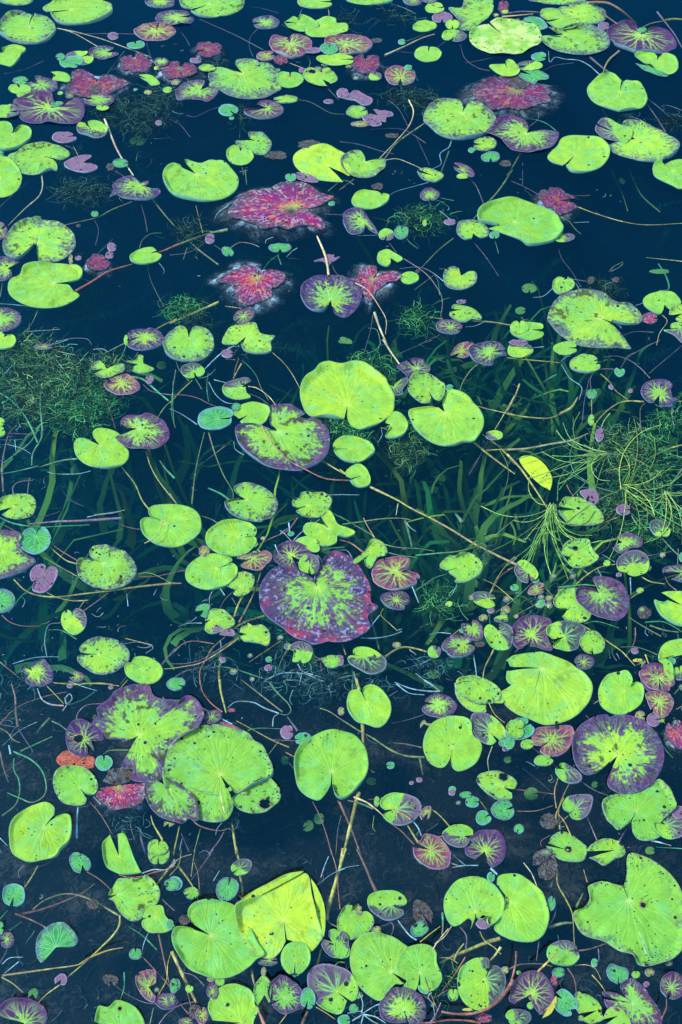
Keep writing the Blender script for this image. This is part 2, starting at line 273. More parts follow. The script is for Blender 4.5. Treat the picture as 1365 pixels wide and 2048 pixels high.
# ------------------------------------------------------------------ catalogue of pads and stalks
# coordinates are read off enlarged tiles of the photograph; @ gives a tile's corner
CAT = '''
@0 0
M E 125 -5 140 50 60
S P 555 78 : 370 95 340 75 350 50 420 15 500 -15 650 -25 800 5 870 35 885 75 860 120 780 165 680 190 560 200 480 190 440 170 410 135 395 108 = big pale pad at the top left
M E 215 225 225 128 75 2 =dark-rimmed round pad in the top left corner
G P 45 412 : 20 400 35 380 80 370 150 375 205 395 170 430 150 470 95 520 40 510 0 500 -60 470 -80 430 -30 412
B E 625 455 115 55 40
T E 560 492 88 50 -40
T E 475 455 37 27 200
V E 815 418 115 52 20 20
W E 885 283 45 28 0
T E 1065 355 70 28 100
L E 1215 250 155 72 80 3
V E 1250 18 120 48 90
V E 1372 148 150 62 20
R E 1060 490 125 75 100
V E 1260 497 55 36 80
R E 1400 550 165 68 80
R P 755 645 : 730 590 640 545 560 560 550 620 510 680 560 730 640 760 760 765 860 730 960 690 985 650 930 610 840 595 780 610 =ragged red pad at the upper left
G P 440 600 : 400 572 460 568 520 580 553 615 540 650 470 642 415 635 425 605
V P 325 668 : 285 655 280 610 340 608 400 625 445 655 450 695 400 730 330 742 250 725 205 690 210 655 250 645
T E 165 640 62 30 -20
G E 160 706 92 38 100
G E 200 758 65 26 90
U P 395 860 : 430 820 410 780 350 750 260 745 180 775 110 810 130 870 180 950 260 975 400 975 520 985 620 965 665 900 655 830 600 795 530 810 490 850 =wide purple and green pad near the left edge
V E 775 790 120 50 165 8
B E 55 890 115 52 0
G E 805 856 50 20 90
T E 450 832 55 22 180
B P 715 1010 : 695 985 690 950 750 942 810 965 845 1010 820 1060 750 1080 680 1060 620 1040 600 1000 625 968 670 975
W E 505 1077 95 40 25 8
G P 98 1048 : 105 1010 85 975 40 962 -30 975 -80 1050 -60 1130 0 1170 60 1178 150 1160 220 1110 250 1060 240 1010 190 990 150 1000 115 1035
S P 350 1222 : 440 1250 500 1245 545 1210 520 1170 440 1140 340 1128 210 1140 170 1160 130 1195 75 1215 70 1250 110 1310 180 1355 280 1365 400 1330 450 1335 440 1270 410 1250 =wavy yellow-green pad at the left edge
G E 20 1395 150 158 180
T E -5 1205 42 30 0
W P 650 1272 : 700 1240 715 1215 640 1213 560 1240 510 1275 515 1310 600 1340 690 1350 760 1320 755 1300 700 1280
T E 945 1277 65 33 0
D E 865 1305 32 25 0
Y E 1075 1095 62 38 250
G P 1150 620 : 1085 590 1150 585 1200 600 1250 655 1185 670 1150 640 1100 610
W E 1242 962 26 18 0
D E 740 700 60 30 0
/ 6 c -4 : 445 220 640 262 900 340 1180 450
/ 4 c -4 : 480 225 600 270 790 380
/ 3 m -2 : 600 262 830 262 1060 268
/ 5 o -20 : 970 400 900 490 830 590
/ 4 m -15 : 30 575 200 540 340 475
/ 10 c -3 : 820 930 850 1010 900 1140 960 1250 1045 1370
/ 3 c -8 : 560 1115 590 1170 610 1210
/ 3 m -8 : 1145 330 1160 390 1178 440
/ 3 o -10 : 900 825 1080 840 1210 870
/ 3 o -12 : 1280 850 1180 920 1080 940 990 970
/ 3 o -12 : 900 800 1020 750 1150 730 1365 680
@340 0
S P 297 38 : 175 75 110 65 80 30 90 -20 250 -50 450 -45 570 -10 580 30 560 70 480 115 340 140 230 130 165 97 =speckled pad cut by the top edge
S E 1140 15 145 58 -3
V E 748 180 108 50 190
G P 1000 190 : 900 180 960 150 1000 165 1010 140 1050 135 1120 170 1165 215 1100 235 1045 240 1050 262 980 255 920 225 895 195
G P 1175 212 : 1130 170 1200 150 1290 160 1305 185 1380 190 1385 250 1300 285 1200 305 1110 295 1050 250 1070 180 1120 215 =folded bright pad near the top centre
L P 940 345 : 935 298 960 270 1010 272 1080 300 1105 350 1090 400 1020 445 940 462 860 430 800 390 775 340 800 290 870 290 920 298 =pink-rimmed round pad near the top
L E 1385 352 188 75 190
T E 1240 395 72 42 80
G E 1300 475 150 44 0
W E 1120 415 62 22 180
L E 750 440 72 38 20
R E 868 472 55 40 -60
R E 300 385 105 58 200
W E 205 475 48 20 0
S E 295 545 66 30 20
M P 568 578 : 550 535 510 510 530 475 600 465 680 480 700 510 780 515 830 550 855 600 872 690 850 720 760 770 680 782 560 775 460 750 390 710 320 660 300 600 320 545 380 530 440 540 500 560 545 575 =large heart-shaped speckled pad
V P 235 710 : 272 665 265 632 150 640 80 680 45 730 70 785 150 775 240 780 290 795 340 770 380 720 350 690 310 675
G E 937 630 107 65 88 5
S P 1190 625 : 1230 690 1160 685 1080 655 1040 600 1050 560 1090 535 1140 545 1200 580 1270 575 1310 610 1300 640 1255 662 * 1110 565 27
T E 460 862 77 47 -50
U P 760 850 : 680 820 700 795 760 785 840 805 885 855 870 895 800 925 700 932 610 905 580 875 660 860
M E 905 780 95 28 200
M P 665 1105 : 620 1080 615 1045 660 1038 740 1055 790 1110 785 1170 740 1210 650 1200 600 1170 540 1150 515 1105 560 1100 620 1098
G P 552 1190 : 540 1160 500 1150 450 1185 445 1230 480 1280 550 1298 610 1285 655 1240 640 1205 590 1160 565 1165
W E 1350 735 45 40 0
D E 1090 1130 98 30 0
D E 830 1215 95 32 0
W E 1030 550 22 20 0
G P 1235 1300 : 1350 1420 1250 1418 1100 1390 1000 1320 962 1250 980 1200 1050 1160 1150 1148 1270 1160 1365 1200 1430 1280 1400 1380 =yellow round pad above the crimson pad
T E 485 925 20 10 0
W E 1240 795 40 16 0
/ 3 m -6 : 230 150 500 270 730 390
/ 2 m -20 : 590 50 700 60 850 100
/ 6 o -60 : 560 810 545 1080
/ 6 o -60 : 565 1300 578 1365
/ 3 o -5 : 1000 780 1100 800 1250 880 1365 893
/ 3 m -15 : 0 930 80 970 160 1070
/ 3 m -8 : 400 830 320 855 200 910 130 900
/ 4 m -8 : 1040 60 1020 100 1025 130
/ 5 c -3 : 1232 65 1243 100 1240 152
/ 3 m -3 : 1230 688 1320 780
/ 3 m -15 : 50 210 120 290 155 355
/ 4 m -25 : 690 225 630 290 620 370 650 440
/ 5 c -3 : 930 490 1060 540
/ 4 o -10 : 1070 430 1095 480 1085 530
/ 2 m -3 : 870 190 920 215
@680 0
B E 240 -8 200 48 0
U E 570 3 75 45 0
U E 702 3 65 36 0
G E 742 70 76 42 10
W E 798 142 80 40 270
G E 878 200 56 36 270
B E 895 283 97 45 250
G E 660 208 95 42 165 3
G E 688 422 108 63 85 5 =small round bright pad alone near the top
T E 485 330 30 20 0
R E 200 500 120 72 90
L E 472 600 117 75 270 8 =pink pad with a yellow star
B E 275 598 50 32 90
W P 120 760 : 0 700 40 710 60 740 130 715 180 740 250 780 240 815 180 825 120 790 20 770 -20 740 -25 710
M E 140 880 86 50 20
W P 300 905 : 260 860 320 865 400 875 415 905 360 920 360 955 320 950 325 980 260 985 200 950 180 920 240 890
L E 165 975 78 20 0
M P 1190 100 : 1160 140 1090 190 1010 240 930 220 920 150 850 65 950 60 980 -10 1080 -40 1180 -20 1200 60 =tall torn pad at the top right
Z E 1285 298 280 142 120 2 =blotchy pale pad at the top right
G P 1305 545 : 1285 505 1170 515 1190 550 1250 590 1320 610 1380 595 1405 555 1370 500 1320 475 1292 490
R E 1355 722 300 132 60 =rotting red pad at the upper right
M P 955 885 : 965 830 930 785 840 770 740 795 670 860 655 940 700 990 770 1050 880 1090 1000 1090 1120 1060 1200 1000 1218 930 1190 870 1130 830 1050 800 1000 805 975 850 =heart-shaped pad right of centre near the top
M E 1130 1128 97 52 180
T E 1030 1175 28 18 -40
T E 1177 1228 72 42 270
M P 200 1268 : 195 1230 160 1185 90 1190 20 1240 5 1290 40 1350 120 1390 250 1385 340 1340 358 1290 350 1252 260 1258
U E 965 1325 92 36 190 15 -28
D E 410 1060 55 18 0
D E 1295 1275 48 25 0
T E 535 535 32 20 0
D E 290 318 45 16 0
G E 1290 100 28 14 0
R E 1280 60 40 60 90
/ 9 c -2 : 350 430 500 365 640 300 740 268
/ 6 c 0 : 540 780 575 870 540 980 450 1090 310 1240
/ 9 o -6 : 660 965 450 1110 350 1240
/ 4 m -2 : 0 1105 150 1125 300 1170 420 1200
/ 4 c -2 : 360 1250 450 1240 560 1280 650 1322
/ 5 b -2 : 870 1100 850 1150 780 1200 790 1280 720 1320
/ 3 m -5 : 940 350 980 460 1080 530 1170 550
/ 4 m -15 : 1200 450 1100 470 980 490
/ 3 m -6 : 380 780 470 860 540 1000
/ 7 o -20 : 850 1180 790 1350
/ 2 m -8 : 580 415 430 400
/ 2 o -12 : 150 80 110 150 50 205
/ 3 m -8 : 240 1010 400 1000 520 1020 670 1115
/ 3 o -8 : 520 320 600 290 700 250
/ 3 m -1 : 870 290 760 370
/ 3 b -3 : 580 550 610 630
/ 3 m -30 : 600 1070 660 1200 700 1290
/ 4 b -10 : 400 30 500 60 600 110
@1015 0
M E 400 -2 230 45 90
M P 575 95 : 500 70 480 45 520 25 620 22 700 50 740 90 770 130 750 170 680 190 590 200 520 180 440 135 400 85 410 60 460 50 520 80
S P 420 160 : 300 180 255 135 270 95 330 80 400 90 430 130 540 185 550 210 520 240 450 248 370 230 300 198
T P 190 190 : 110 180 140 178 130 155 180 148 240 155 290 185 315 225 270 248 220 250 180 220
M P 450 285 : 410 302 270 295 265 330 330 390 450 425 580 440 700 430 780 390 795 340 760 290 700 245 620 215 520 220 420 245 320 230 370 265 420 280 =wide speckled pad near the top right
U P 1045 275 : 1010 215 960 185 890 180 790 240 780 290 830 350 920 390 980 415 1100 415 1220 420 1310 380 1315 330 1260 260 1180 230 1110 235 1085 260 =large purple pad in the top right corner
T E 1050 242 42 20 0
W E 752 205 45 28 0
G P 1165 485 : 1168 445 1130 412 1060 415 990 450 1100 520 1250 595 1320 560 1330 500 1290 440 1220 425 1182 455 =bright pad with an upturned teal edge
F P 1120 530 : 990 452 1100 525 1250 592 1210 608 1080 560 1000 500
G P 877 718 : 885 655 830 605 760 597 680 630 625 690 640 760 700 815 850 868 900 870 1040 845 1090 790 1085 730 1040 660 940 628 900 645 =bright round pad under the arching stalk
T E 247 460 58 32 -10
B E 172 522 100 38 200
T P 190 590 : 120 560 180 545 260 560 320 600 310 630 240 640 215 665 160 640 90 610 100 575
D E 90 650 95 45 0
G P 525 1215 : 458 1300 500 1345 600 1350 720 1310 790 1230 790 1160 720 1090 600 1062 500 1060 420 1090 390 1140 315 1220 350 1270 435 1295 =oval bright pad at the upper right
M P 1000 1090 : 870 1100 780 1145 850 1200 1000 1250 1150 1265 1260 1240 1330 1180 1335 1130 1260 1060 1150 1000 1000 965 900 970 930 1040 =long oval speckled pad near the right edge
B P 840 1040 : 700 975 740 942 810 945 870 975 960 1010 972 1070 930 1120 870 1105 790 1105 720 1075 685 1030 690 985
V P 150 1048 : 165 1010 140 960 60 920 0 915 -80 950 -120 1000 -170 1050 -90 1090 0 1150 60 1180 170 1200 280 1190 370 1140 400 1060 350 1035 290 1020 200 1030 =purple kidney-shaped pad at the upper right
/ 11 n 22 : 640 20 720 18 800 30 900 90 1000 182
/ 7 n 2 : 770 125 860 190
/ 5 o 4 : 1055 215 1130 180 1230 160
/ 10 o 8 : 1230 160 1300 150 1400 155
/ 8 m -2 : 1170 95 1250 200 1310 280 1365 375
/ 10 o 14 : 870 400 800 460 765 520 745 590
/ 10 m -2 : 640 440 760 540 900 635
/ 4 b 0 : 320 400 330 490 370 445 450 460 560 470 640 510 680 545 735 595
/ 4 m -10 : 1095 770 1200 850 1300 940
/ 6 m -8 : 1085 810 1160 910 1235 1030
/ 5 m -30 : 745 850 790 940
/ 3 b -8 : 920 910 1000 920 1080 960
/ 4 e -6 : 90 935 200 930 300 960 380 1020
/ 9 o -15 : 100 1200 50 1290 0 1370
/ 3 m -6 : 275 555 370 510 520 490
/ 3 m -4 : 240 880 240 930 170 985
/ 3 m -5 : 1200 830 1250 820 1365 860
/ 8 m 2 : 0 105 120 90 250 95
/ 6 c 3 : -40 130 100 120 200 110
@0 340
V P 1100 125 : 1150 150 1250 165 1235 200 1170 235 1060 238 960 220 920 195 860 210 890 150 880 120 940 70 1010 50 1060 70 1100 100 1160 85 1150 125 =purple pad with a red torn corner at the left
M P 290 570 : 275 590 220 650 150 700 80 690 30 640 25 570 80 490 160 430 260 400 380 400 470 420 540 460 590 530 592 600 550 660 480 700 400 725 310 720 288 600 =purple-rimmed speckled pad near the left edge
G P 425 888 : 540 882 620 860 650 810 600 760 470 733 330 740 200 765 160 825 90 850 65 900 80 970 150 1030 260 1072 400 1078 520 1050 620 985 575 945 540 900 =large bright pad notched to the right near the left edge
G P 1170 655 : 1225 635 1190 607 1130 610 1060 640 1015 690 1040 725 1110 740 1180 730 1240 705 1262 670 1225 650
U E -10 475 75 70 30
V P 60 775 : 110 750 150 720 80 700 20 690 -60 720 -70 800 -20 860 40 865 95 830 90 790
V E 10 1165 165 92 150 8
G P 30 1310 : 40 1290 0 1262 -60 1290 -70 1350 0 1400 90 1390 128 1340 110 1295 60 1298
R E 770 725 95 68 30
W E 875 605 36 32 0
W E 858 668 30 26 0
T E 742 345 28 24 90
W E 615 690 25 16 0
L E 555 700 18 40 0
D E 615 436 18 12 0
V P 1120 1300 : 1020 1330 1000 1290 1040 1255 1120 1245 1220 1260 1280 1310 1270 1360 1200 1400 1080 1410 1000 1380 1010 1345
G E 985 1330 16 40 0
Y E 290 372 38 15 0
/ 7 c -4 : 330 40 335 130 300 210 200 300 65 435
/ 6 o -2 : 505 428 750 375 880 310 1030 250
/ 8 o -8 : 1190 230 1270 330 1365 440
/ 11 r 0 : 590 945 700 880 850 790 1035 735
/ 11 r 0 : 1230 645 1300 620 1400 580
/ 8 y -1 : 1200 1255 1280 1210 1380 1165
/ 3 m -10 : 1100 270 1130 370 1150 480
/ 4 o -8 : 1090 610 1110 550 1180 495 1260 490
/ 3 m -15 : 740 390 770 470 745 590
/ 3 b -3 : 1240 720 1285 780 1275 815
/ 3 m -3 : 840 0 900 10 975 55
/ 4 o -10 : 215 1250 260 1180 300 1095
/ 3 b -2 : 0 1045 100 1050 230 1065
/ 3 b -2 : 190 1262 470 1243
/ 3 b -2 : 430 1340 560 1315 680 1320 715 1365
/ 8 m -25 : 0 290 130 170 240 80
/ 3 o -20 : 1150 740 1180 870 1280 1070
/ 4 o -4 : 20 880 5 990
/ 4 m -4 : 640 780 720 700 880 540
@340 340
G P 205 35 : 118 -58 150 -71 240 -51 320 -76 400 -60 470 -20 534 70 520 150 470 200 390 235 290 250 200 245 100 225 20 190 -40 110 -52 40 -20 -15 30 -38 82 -22 =bright pad with a wavy top edge left of the crimson pad
C P 985 295 : 1012 305 1100 300 1200 260 1280 210 1180 180 1080 112 960 100 870 100 760 150 600 165 500 230 450 350 560 390 680 430 740 465 850 450 930 470 1060 430 1195 460 1190 380 1080 335 1005 315 =large crimson rotting pad
T E 945 68 42 30 90
W E 1060 65 105 30 160 8 -15
T E 860 612 88 35 270
T E 452 640 50 34 -50 8 -30
W E 315 540 38 38 0
T E 1265 265 26 16 0
C P 685 830 : 690 800 680 760 600 745 530 770 440 810 380 870 440 885 500 930 530 1020 620 1055 720 1020 790 980 790 920 840 910 910 850 860 800 780 785 710 800 =purple and orange rotting pad
W P 1235 700 : 1210 665 1280 665 1275 690 1325 685 1260 725 1230 755 1200 715 1130 715 1190 690
V P 1252 1020 : 1230 1075 1190 1110 1100 1095 1040 1030 1020 960 1060 880 1140 830 1250 825 1370 840 1450 890 1495 970 1480 1050 1430 1110 1360 1150 1290 1120 1270 1070 =round purple pad with green centre near the centre top
U E 576 1145 84 54 200 8 20
S P 595 1305 : 520 1365 440 1365 408 1345 430 1290 470 1230 560 1205 650 1190 680 1210 700 1270 760 1290 820 1300 790 1350 790 1420 700 1440 590 1420 560 1380
M P 148 1315 : 140 1270 110 1235 50 1230 0 1260 -50 1340 -40 1420 30 1480 140 1500 250 1480 330 1420 345 1340 310 1260 240 1225 180 1235 158 1280 =speckled heart-shaped pad left of centre
/ 13 o -2 : 0 610 150 550 300 500 450 465
/ 12 y -1 : 0 1200 180 1120 380 1030
/ 12 c 0 : 1150 515 1190 610 1220 700 1240 825
/ 8 o -10 : 0 390 80 480 200 600 380 740
/ 4 y -1 : 203 280 225 370 258 490
/ 3 e -1 : 120 530 250 480 340 480
/ 3 m -3 : 0 665 150 640 290 560
/ 3 y -1 : 135 608 105 700
/ 4 e -5 : 730 775 780 710 860 650
/ 5 e -4 : 840 660 870 740
/ 3 m -4 : 1260 720 1290 790 1330 835
/ 3 c -2 : 470 610 545 565 640 575 700 600
/ 3 m -2 : 1210 345 1365 352
/ 5 b -1 : 345 395 380 330 460 280
/ 3 c -2 : 430 1060 500 1070 560 1080
/ 8 o -50 : 590 0 600 120
/ 3 m -3 : 345 580 410 630
/ 3 o -3 : 510 1215 545 1170
/ 4 r -5 : 1320 155 1365 130
/ 3 b -1 : 1235 165 1310 100
@680 340
M P 735 50 : 610 0 700 -10 780 20 810 50 760 95 690 90 640 70 605 20
G P 262 215 : 335 200 290 170 200 163 120 190 92 250 130 295 220 310 310 290 370 255 385 215 340 200
V P 190 415 : 200 450 180 490 110 505 60 480 25 400 25 345 80 315 140 305 190 330 240 400 300 500 220 465
V E 702 197 76 50 270 4
B E 365 508 60 48 260
T E 480 490 55 52 80
G P 395 690 : 398 735 370 758 310 735 292 690 310 640 370 628 430 650 490 695 450 725
G E 543 845 75 48 170 5
C P 258 850 : 290 800 280 750 210 745 150 790 130 830 90 860 150 890 180 980 240 1030 280 950 320 920 380 880 440 870 470 820 380 790 300 825 =orange and purple rotting pad
M P 945 830 : 930 780 880 762 820 790 810 860 850 920 950 935 1040 900 1072 850 1060 800 1010 795 960 820
S P 950 1095 : 870 1085 890 1060 960 1060 1050 1090 1105 1150 1090 1172 1030 1165 985 1190 920 1185 860 1140 860 1110
U E 855 1228 108 55 -20 6 -5
M P 1040 495 : 1030 540 970 545 920 500 915 440 960 400 1040 390 1120 420 1160 470 1155 515 1100 532 1055 510
G P 1360 410 : 1230 440 1100 410 1075 380 1080 330 1150 285 1220 250 1365 238 1450 245 1510 265 1580 290 1650 320 1690 370 1715 430 1740 480 1710 530 1650 565 1480 595 1400 545 1250 490 1160 460 =wavy bright pad on the right of the crimson pad
T E 1205 510 38 28 270
D E 298 128 45 24 0
G E 958 57 48 20 0
G E 663 415 18 26 0
W E 860 410 48 22 0
Y E 50 1328 52 22 90 4 -20
G E 1400 1235 72 50 90
W E 950 1030 40 14 0
D E 610 790 18 14 0
/ 12 c -1 : 270 1115 310 1230 370 1365
/ 4 m 2 : 500 690 650 790 740 890 800 1010 785 1168
/ 8 o -4 : 700 1150 800 1165
/ 9 y -3 : 1030 1175 1200 1190 1345 1215
/ 4 c 3 : 120 880 220 940 310 1070 360 1170 355 1280
/ 4 e -2 : 490 480 540 560 610 615
/ 4 e -3 : 745 820 770 880 780 980
/ 3 e -1 : 585 935 740 815
/ 3 b -1 : 385 200 460 160 690 97
/ 8 o -25 : 640 760 780 620 890 530
/ 10 o -10 : 1150 265 1240 160 1350 0
/ 9 o -10 : 1040 385 1100 320
/ 4 m -8 : 1000 60 1060 120 1100 210 1130 290
/ 3 m -2 : 700 395 850 410 1000 405
/ 3 e -2 : 780 218 890 240
/ 4 e -3 : 10 80 60 85 110 115
/ 3 m -10 : 1050 570 1150 690 1240 830
/ 3 e -6 : 1210 540 1240 650
/ 3 b -2 : 980 1222 1060 1215 1140 1178
/ 3 m -4 : 620 1365 780 1285
/ 4 m -10 : 210 1365 240 1250 260 1130
/ 4 e -4 : 220 1235 290 1250 320 1365
/ 2 b -3 : 140 512 300 508
/ 5 r -6 : 0 155 110 75
/ 3 b -2 : 470 770 620 760 720 800 810 870
/ 3 m -2 : 385 570 440 640
/ 3 b -2 : 780 320 870 390
@1015 340
R P 400 240 : 520 220 470 190 400 140 340 145 330 170 270 165 245 220 290 290 350 300 420 350 500 330 540 280 510 255
B E 450 540 78 34 160 5 8
S P 440 865 : 445 850 400 835 360 870 355 930 400 972 470 960 525 910 510 865 470 850
M P 730 1160 : 800 1195 880 1270 950 1370 960 1400 850 1395 700 1390 550 1365 420 1290 330 1200 312 1150 350 1050 420 980 530 950 650 945 760 965 850 1030 950 1040 1020 1090 1060 1150 1020 1205 900 1210 820 1190 =big spade-shaped speckled pad at the right
G P 185 1250 : 280 1245 270 1215 190 1190 100 1195 40 1220 25 1260 60 1300 150 1330 220 1325 275 1300 278 1268 205 1262
G P 1225 1055 : 1215 1100 1190 1130 1130 1110 1070 1060 1062 1010 1110 970 1200 950 1290 955 1345 1010 1350 1050 1280 1090 1240 1070
C E 1110 1160 65 42 0
S P 1365 1130 : 1260 1140 1270 1095 1330 1065 1400 1060 1440 1110 1420 1180 1340 1195 1310 1165
B P 1340 1240 : 1270 1240 1285 1200 1360 1195 1420 1240 1400 1310 1365 1350 1300 1290 1220 1255 1280 1250
Y E 172 922 58 38 270
Y E 105 1095 42 28 0
D E 655 860 28 26 0
D E 848 858 30 20 0
Y E 1190 790 80 18 0 2
Y E 895 85 30 18 0 2 -40
G P 1290 10 : 1230 -40 1290 -70 1380 -65 1450 20 1430 120 1350 150 1280 120 1160 60 1135 0 1150 -50 1200 -60 =bright pad cut by the right edge
W E 90 1355 70 22 0
/ 4 y -1 : 550 290 700 345 900 400 1080 430 1370 415
/ 4 e -2 : 410 355 480 400 530 460 575 500
/ 3 m -8 : 400 620 430 700 500 790 575 915
/ 3 b -3 : 500 850 640 870
/ 4 b -3 : 200 995 280 985 350 925
/ 3 y -1 : 795 795 830 755 900 720
/ 3 b -1 : 810 790 870 760 905 730
/ 9 e -20 : 1180 730 1240 830 1260 930 1180 945
/ 3 c 2 : 1210 1130 1250 1180 1190 1270 1165 1365
/ 5 o -4 : 0 1205 50 1220
/ 3 m -3 : 910 1290 1000 1260 1140 1265
/ 3 m -6 : 30 85 130 130 240 190
/ 3 m -6 : 120 0 120 120
/ 3 b -3 : 520 412 640 405
/ 8 o -50 : 950 0 1050 200 1190 330
/ 4 o -40 : 810 0 900 200 940 320
/ 3 b -1 : 530 880 560 930
/ 3 c -3 : 1080 680 1200 695 1365 712
@0 680
M P 835 235 : 820 205 790 168 745 180 715 220 735 248 800 240 745 270 790 298 850 303 930 275 975 245 970 200 900 205
L P 945 340 : 885 335 860 300 900 278 990 275 1060 320 1095 375 1050 415 950 432 880 415 830 380 820 345 890 340 =magenta pad near the left
S P 1080 195 : 1030 180 990 175 1060 165 1075 130 1120 130 1120 180 1160 205 1205 235 1130 262 1045 250 1040 215
W E 1168 312 32 30 110
G P 778 828 : 735 770 725 725 760 693 820 692 890 710 940 745 900 765 960 820 1005 870 1000 930 950 980 860 1005 770 1000 680 975 610 920 582 850 590 790 640 775 700 790 =heart-shaped bright pad touching the purple kidney pad
V P 1075 700 : 1005 695 950 660 950 630 1000 600 1090 595 1180 605 1270 650 1325 720 1310 790 1240 840 1130 865 1040 865 960 825 905 765 980 740 =purple kidney pad at the left
G E 5 645 35 32 -20
G E 0 720 45 42 20
S P 105 1308 : -10 1340 0 1270 50 1220 130 1203 220 1210 275 1250 280 1310 250 1370 150 1400 60 1385 20 1365 =small pad at the left edge under a bent stalk
U E 345 57 72 22 0
Y E 1262 195 38 30 0
/ 8 o -8 : 500 640 680 530 850 415
/ 4 r -4 : 812 310 830 460 870 580 905 690
/ 8 o -8 : 805 115 880 75 970 30
/ 8 e -2 : 1000 0 960 110 910 200
/ 9 e -2 : 0 415 100 480 180 570 240 670 295 800
/ 10 e -2 : 330 345 318 480 325 620 325 760 260 880 250 980
/ 9 e -3 : 320 660 250 780 150 870 30 960
/ 10 n -2 : 130 665 70 730 40 850 20 980 30 1190
/ 6 e -1 : 0 1048 130 1025 300 985
/ 8 e -1 : 310 990 430 955 530 935 605 930
/ 4 b -2 : 370 1030 430 1045 600 1045 710 1020
/ 8 m -1 : 110 1205 105 1150 150 1110 260 1095
/ 8 n -3 : 215 1205 225 1130 235 1080
/ 7 y -8 : 945 985 1050 1120 1110 1250 1170 1330
/ 7 y -8 : 1138 865 1180 990 1260 1130 1365 1260
/ 12 e -2 : 1030 290 1120 310 1210 385 1320 475
/ 10 e -20 : 1250 940 1290 1000 1365 1080
/ 3 c -2 : 410 65 460 90 590 118
/ 4 m -2 : 270 300 340 260 375 200 385 115
/ 3 b -1 : 280 35 420 35 530 0
/ 5 b -1 : 730 75 800 70 840 95
/ 5 m -4 : 280 435 380 465 510 520
/ 4 m -2 : 0 780 100 782 180 775
/ 3 b -1 : 60 815 170 845 245 890
/ 3 b -1 : 120 780 125 865
/ 3 m -2 : 50 725 280 735
/ 3 b -1 : 735 1360 850 1350 975 1330
/ 5 m -2 : 1120 350 1180 400 1300 425 1365 430
/ 7 o -10 : 1225 615 1290 520 1365 455
/ 4 e -1 : 1355 320 1350 500 1360 660
/ 4 o -4 : 1040 160 1075 100
/ 3 b -1 : 440 150 490 222
/ 3 b -1 : 35 270 100 195
/ 3 m -1 : 740 180 735 110
/ 5 m -30 : 480 1150 540 1240 660 1300
@340 680
B E 180 243 90 62 -70 8
B P 560 370 : 600 345 632 325 610 305 540 305 470 325 420 370 415 410 450 445 520 468 600 462 630 450 600 420 590 375
T E 360 617 148 88 -10 6 8
G P 612 592 : 540 628 505 600 500 570 545 520 620 498 700 500 770 535 782 580 750 640 700 672 650 682 580 668 550 645 =small shiny pad left of the big purple-rimmed pad
T E 520 535 35 28 0
N P 840 715 : 800 680 780 640 785 560 780 520 830 507 930 510 1000 545 1055 575 1020 600 1065 620 1110 605 1180 635 1230 700 1250 780 1245 860 1200 930 1100 995 1000 1020 850 1005 720 970 620 900 545 820 513 740 520 690 570 670 650 670 720 690 780 710 =big purple-rimmed pad under a red stalk
M P 595 1248 : 530 1210 500 1165 540 1125 620 1115 720 1145 800 1200 845 1270 830 1340 780 1400 680 1420 560 1400 470 1350 430 1285 480 1260 550 1250 =speckled pad with a grey rim left of the long stalk
S P 1070 1300 : 1000 1318 960 1300 965 1250 1010 1240 1030 1205 1110 1205 1200 1205 1260 1250 1255 1300 1220 1350 1160 1390 1060 1385 990 1350 1000 1330
W E 450 110 45 30 0
G P 1385 515 : 1360 620 1300 620 1210 605 1120 605 1070 575 1040 520 1018 430 1030 350 1070 295 1130 260 1170 215 1240 197 1300 210 1350 215 1440 195 1520 210 1600 260 1680 320 1700 360 1750 440 1750 490 1740 560 1680 620 1600 670 1500 700 1430 680 1395 640 1383 590 =largest plain bright pad in the middle
G P 1395 850 : 1280 852 1275 815 1310 775 1380 760 1480 770 1560 810 1598 860 1580 900 1520 940 1450 962 1370 950 1310 910 1283 870 1300 858
G P 1500 1065 : 1420 1085 1375 1060 1380 1020 1430 980 1480 970 1530 1010 1560 1060 1560 1130 1500 1155 1440 1140 1405 1100
/ 7 r 5 : 715 665 770 750 840 850 930 940 1050 1005 1180 1070 1280 1090 1400 1095
/ 8 o -12 : 270 720 240 850 200 1050 175 1280
/ 7 o -10 : 305 715 350 880 420 1050 490 1180 490 1260
/ 5 r -2 : 0 430 110 430 220 455 300 495 375 525
/ 6 y -3 : 0 495 80 405 175 315
/ 5 c 1 : 610 360 680 375 770 440 825 505
/ 4 y -1 : 800 95 880 170 950 260 1020 385
/ 7 y -2 : 495 300 560 185
/ 4 r -1 : 500 305 510 230 540 145
/ 8 b -1 : 275 225 340 160 410 100 500 45
/ 3 e -1 : 50 170 80 240 150 320
/ 4 e -1 : 45 230 20 420 15 560 45 690
/ 4 e -1 : 300 260 290 360 305 480
/ 4 b -1 : 305 330 360 430 440 490 550 500
/ 4 b -1 : 0 535 80 570 160 620 215 660
/ 3 e -2 : 565 160 630 220 680 290 710 370 770 470
/ 9 y -6 : 1180 935 1270 990 1365 1045 
/ 4 b -1 : 345 310 440 335
/ 3 m -2 : 600 410 700 450 770 500
/ 4 e -1 : 200 305 250 385
/ 3 b -1 : 230 300 300 280 355 225
/ 6 y -5 : 0 1200 60 1290
/ 12 e -25 : 300 1155 400 1200 480 1260
/ 5 b -1 : 1240 1210 1365 1207
/ 9 e -40 : 220 990 340 900 490 780
/ 4 b -2 : 500 790 510 850 580 900
/ 3 c -4 : 440 150 510 155
@680 680
U P 600 230 : 540 170 590 152 650 160 665 195 700 215 700 260 640 275 560 275 530 300 490 260 450 220 470 190 520 170
B P 420 375 : 430 350 480 315 520 303 535 320 525 355 490 400 490 430 430 438 350 420 300 385 290 360 370 345
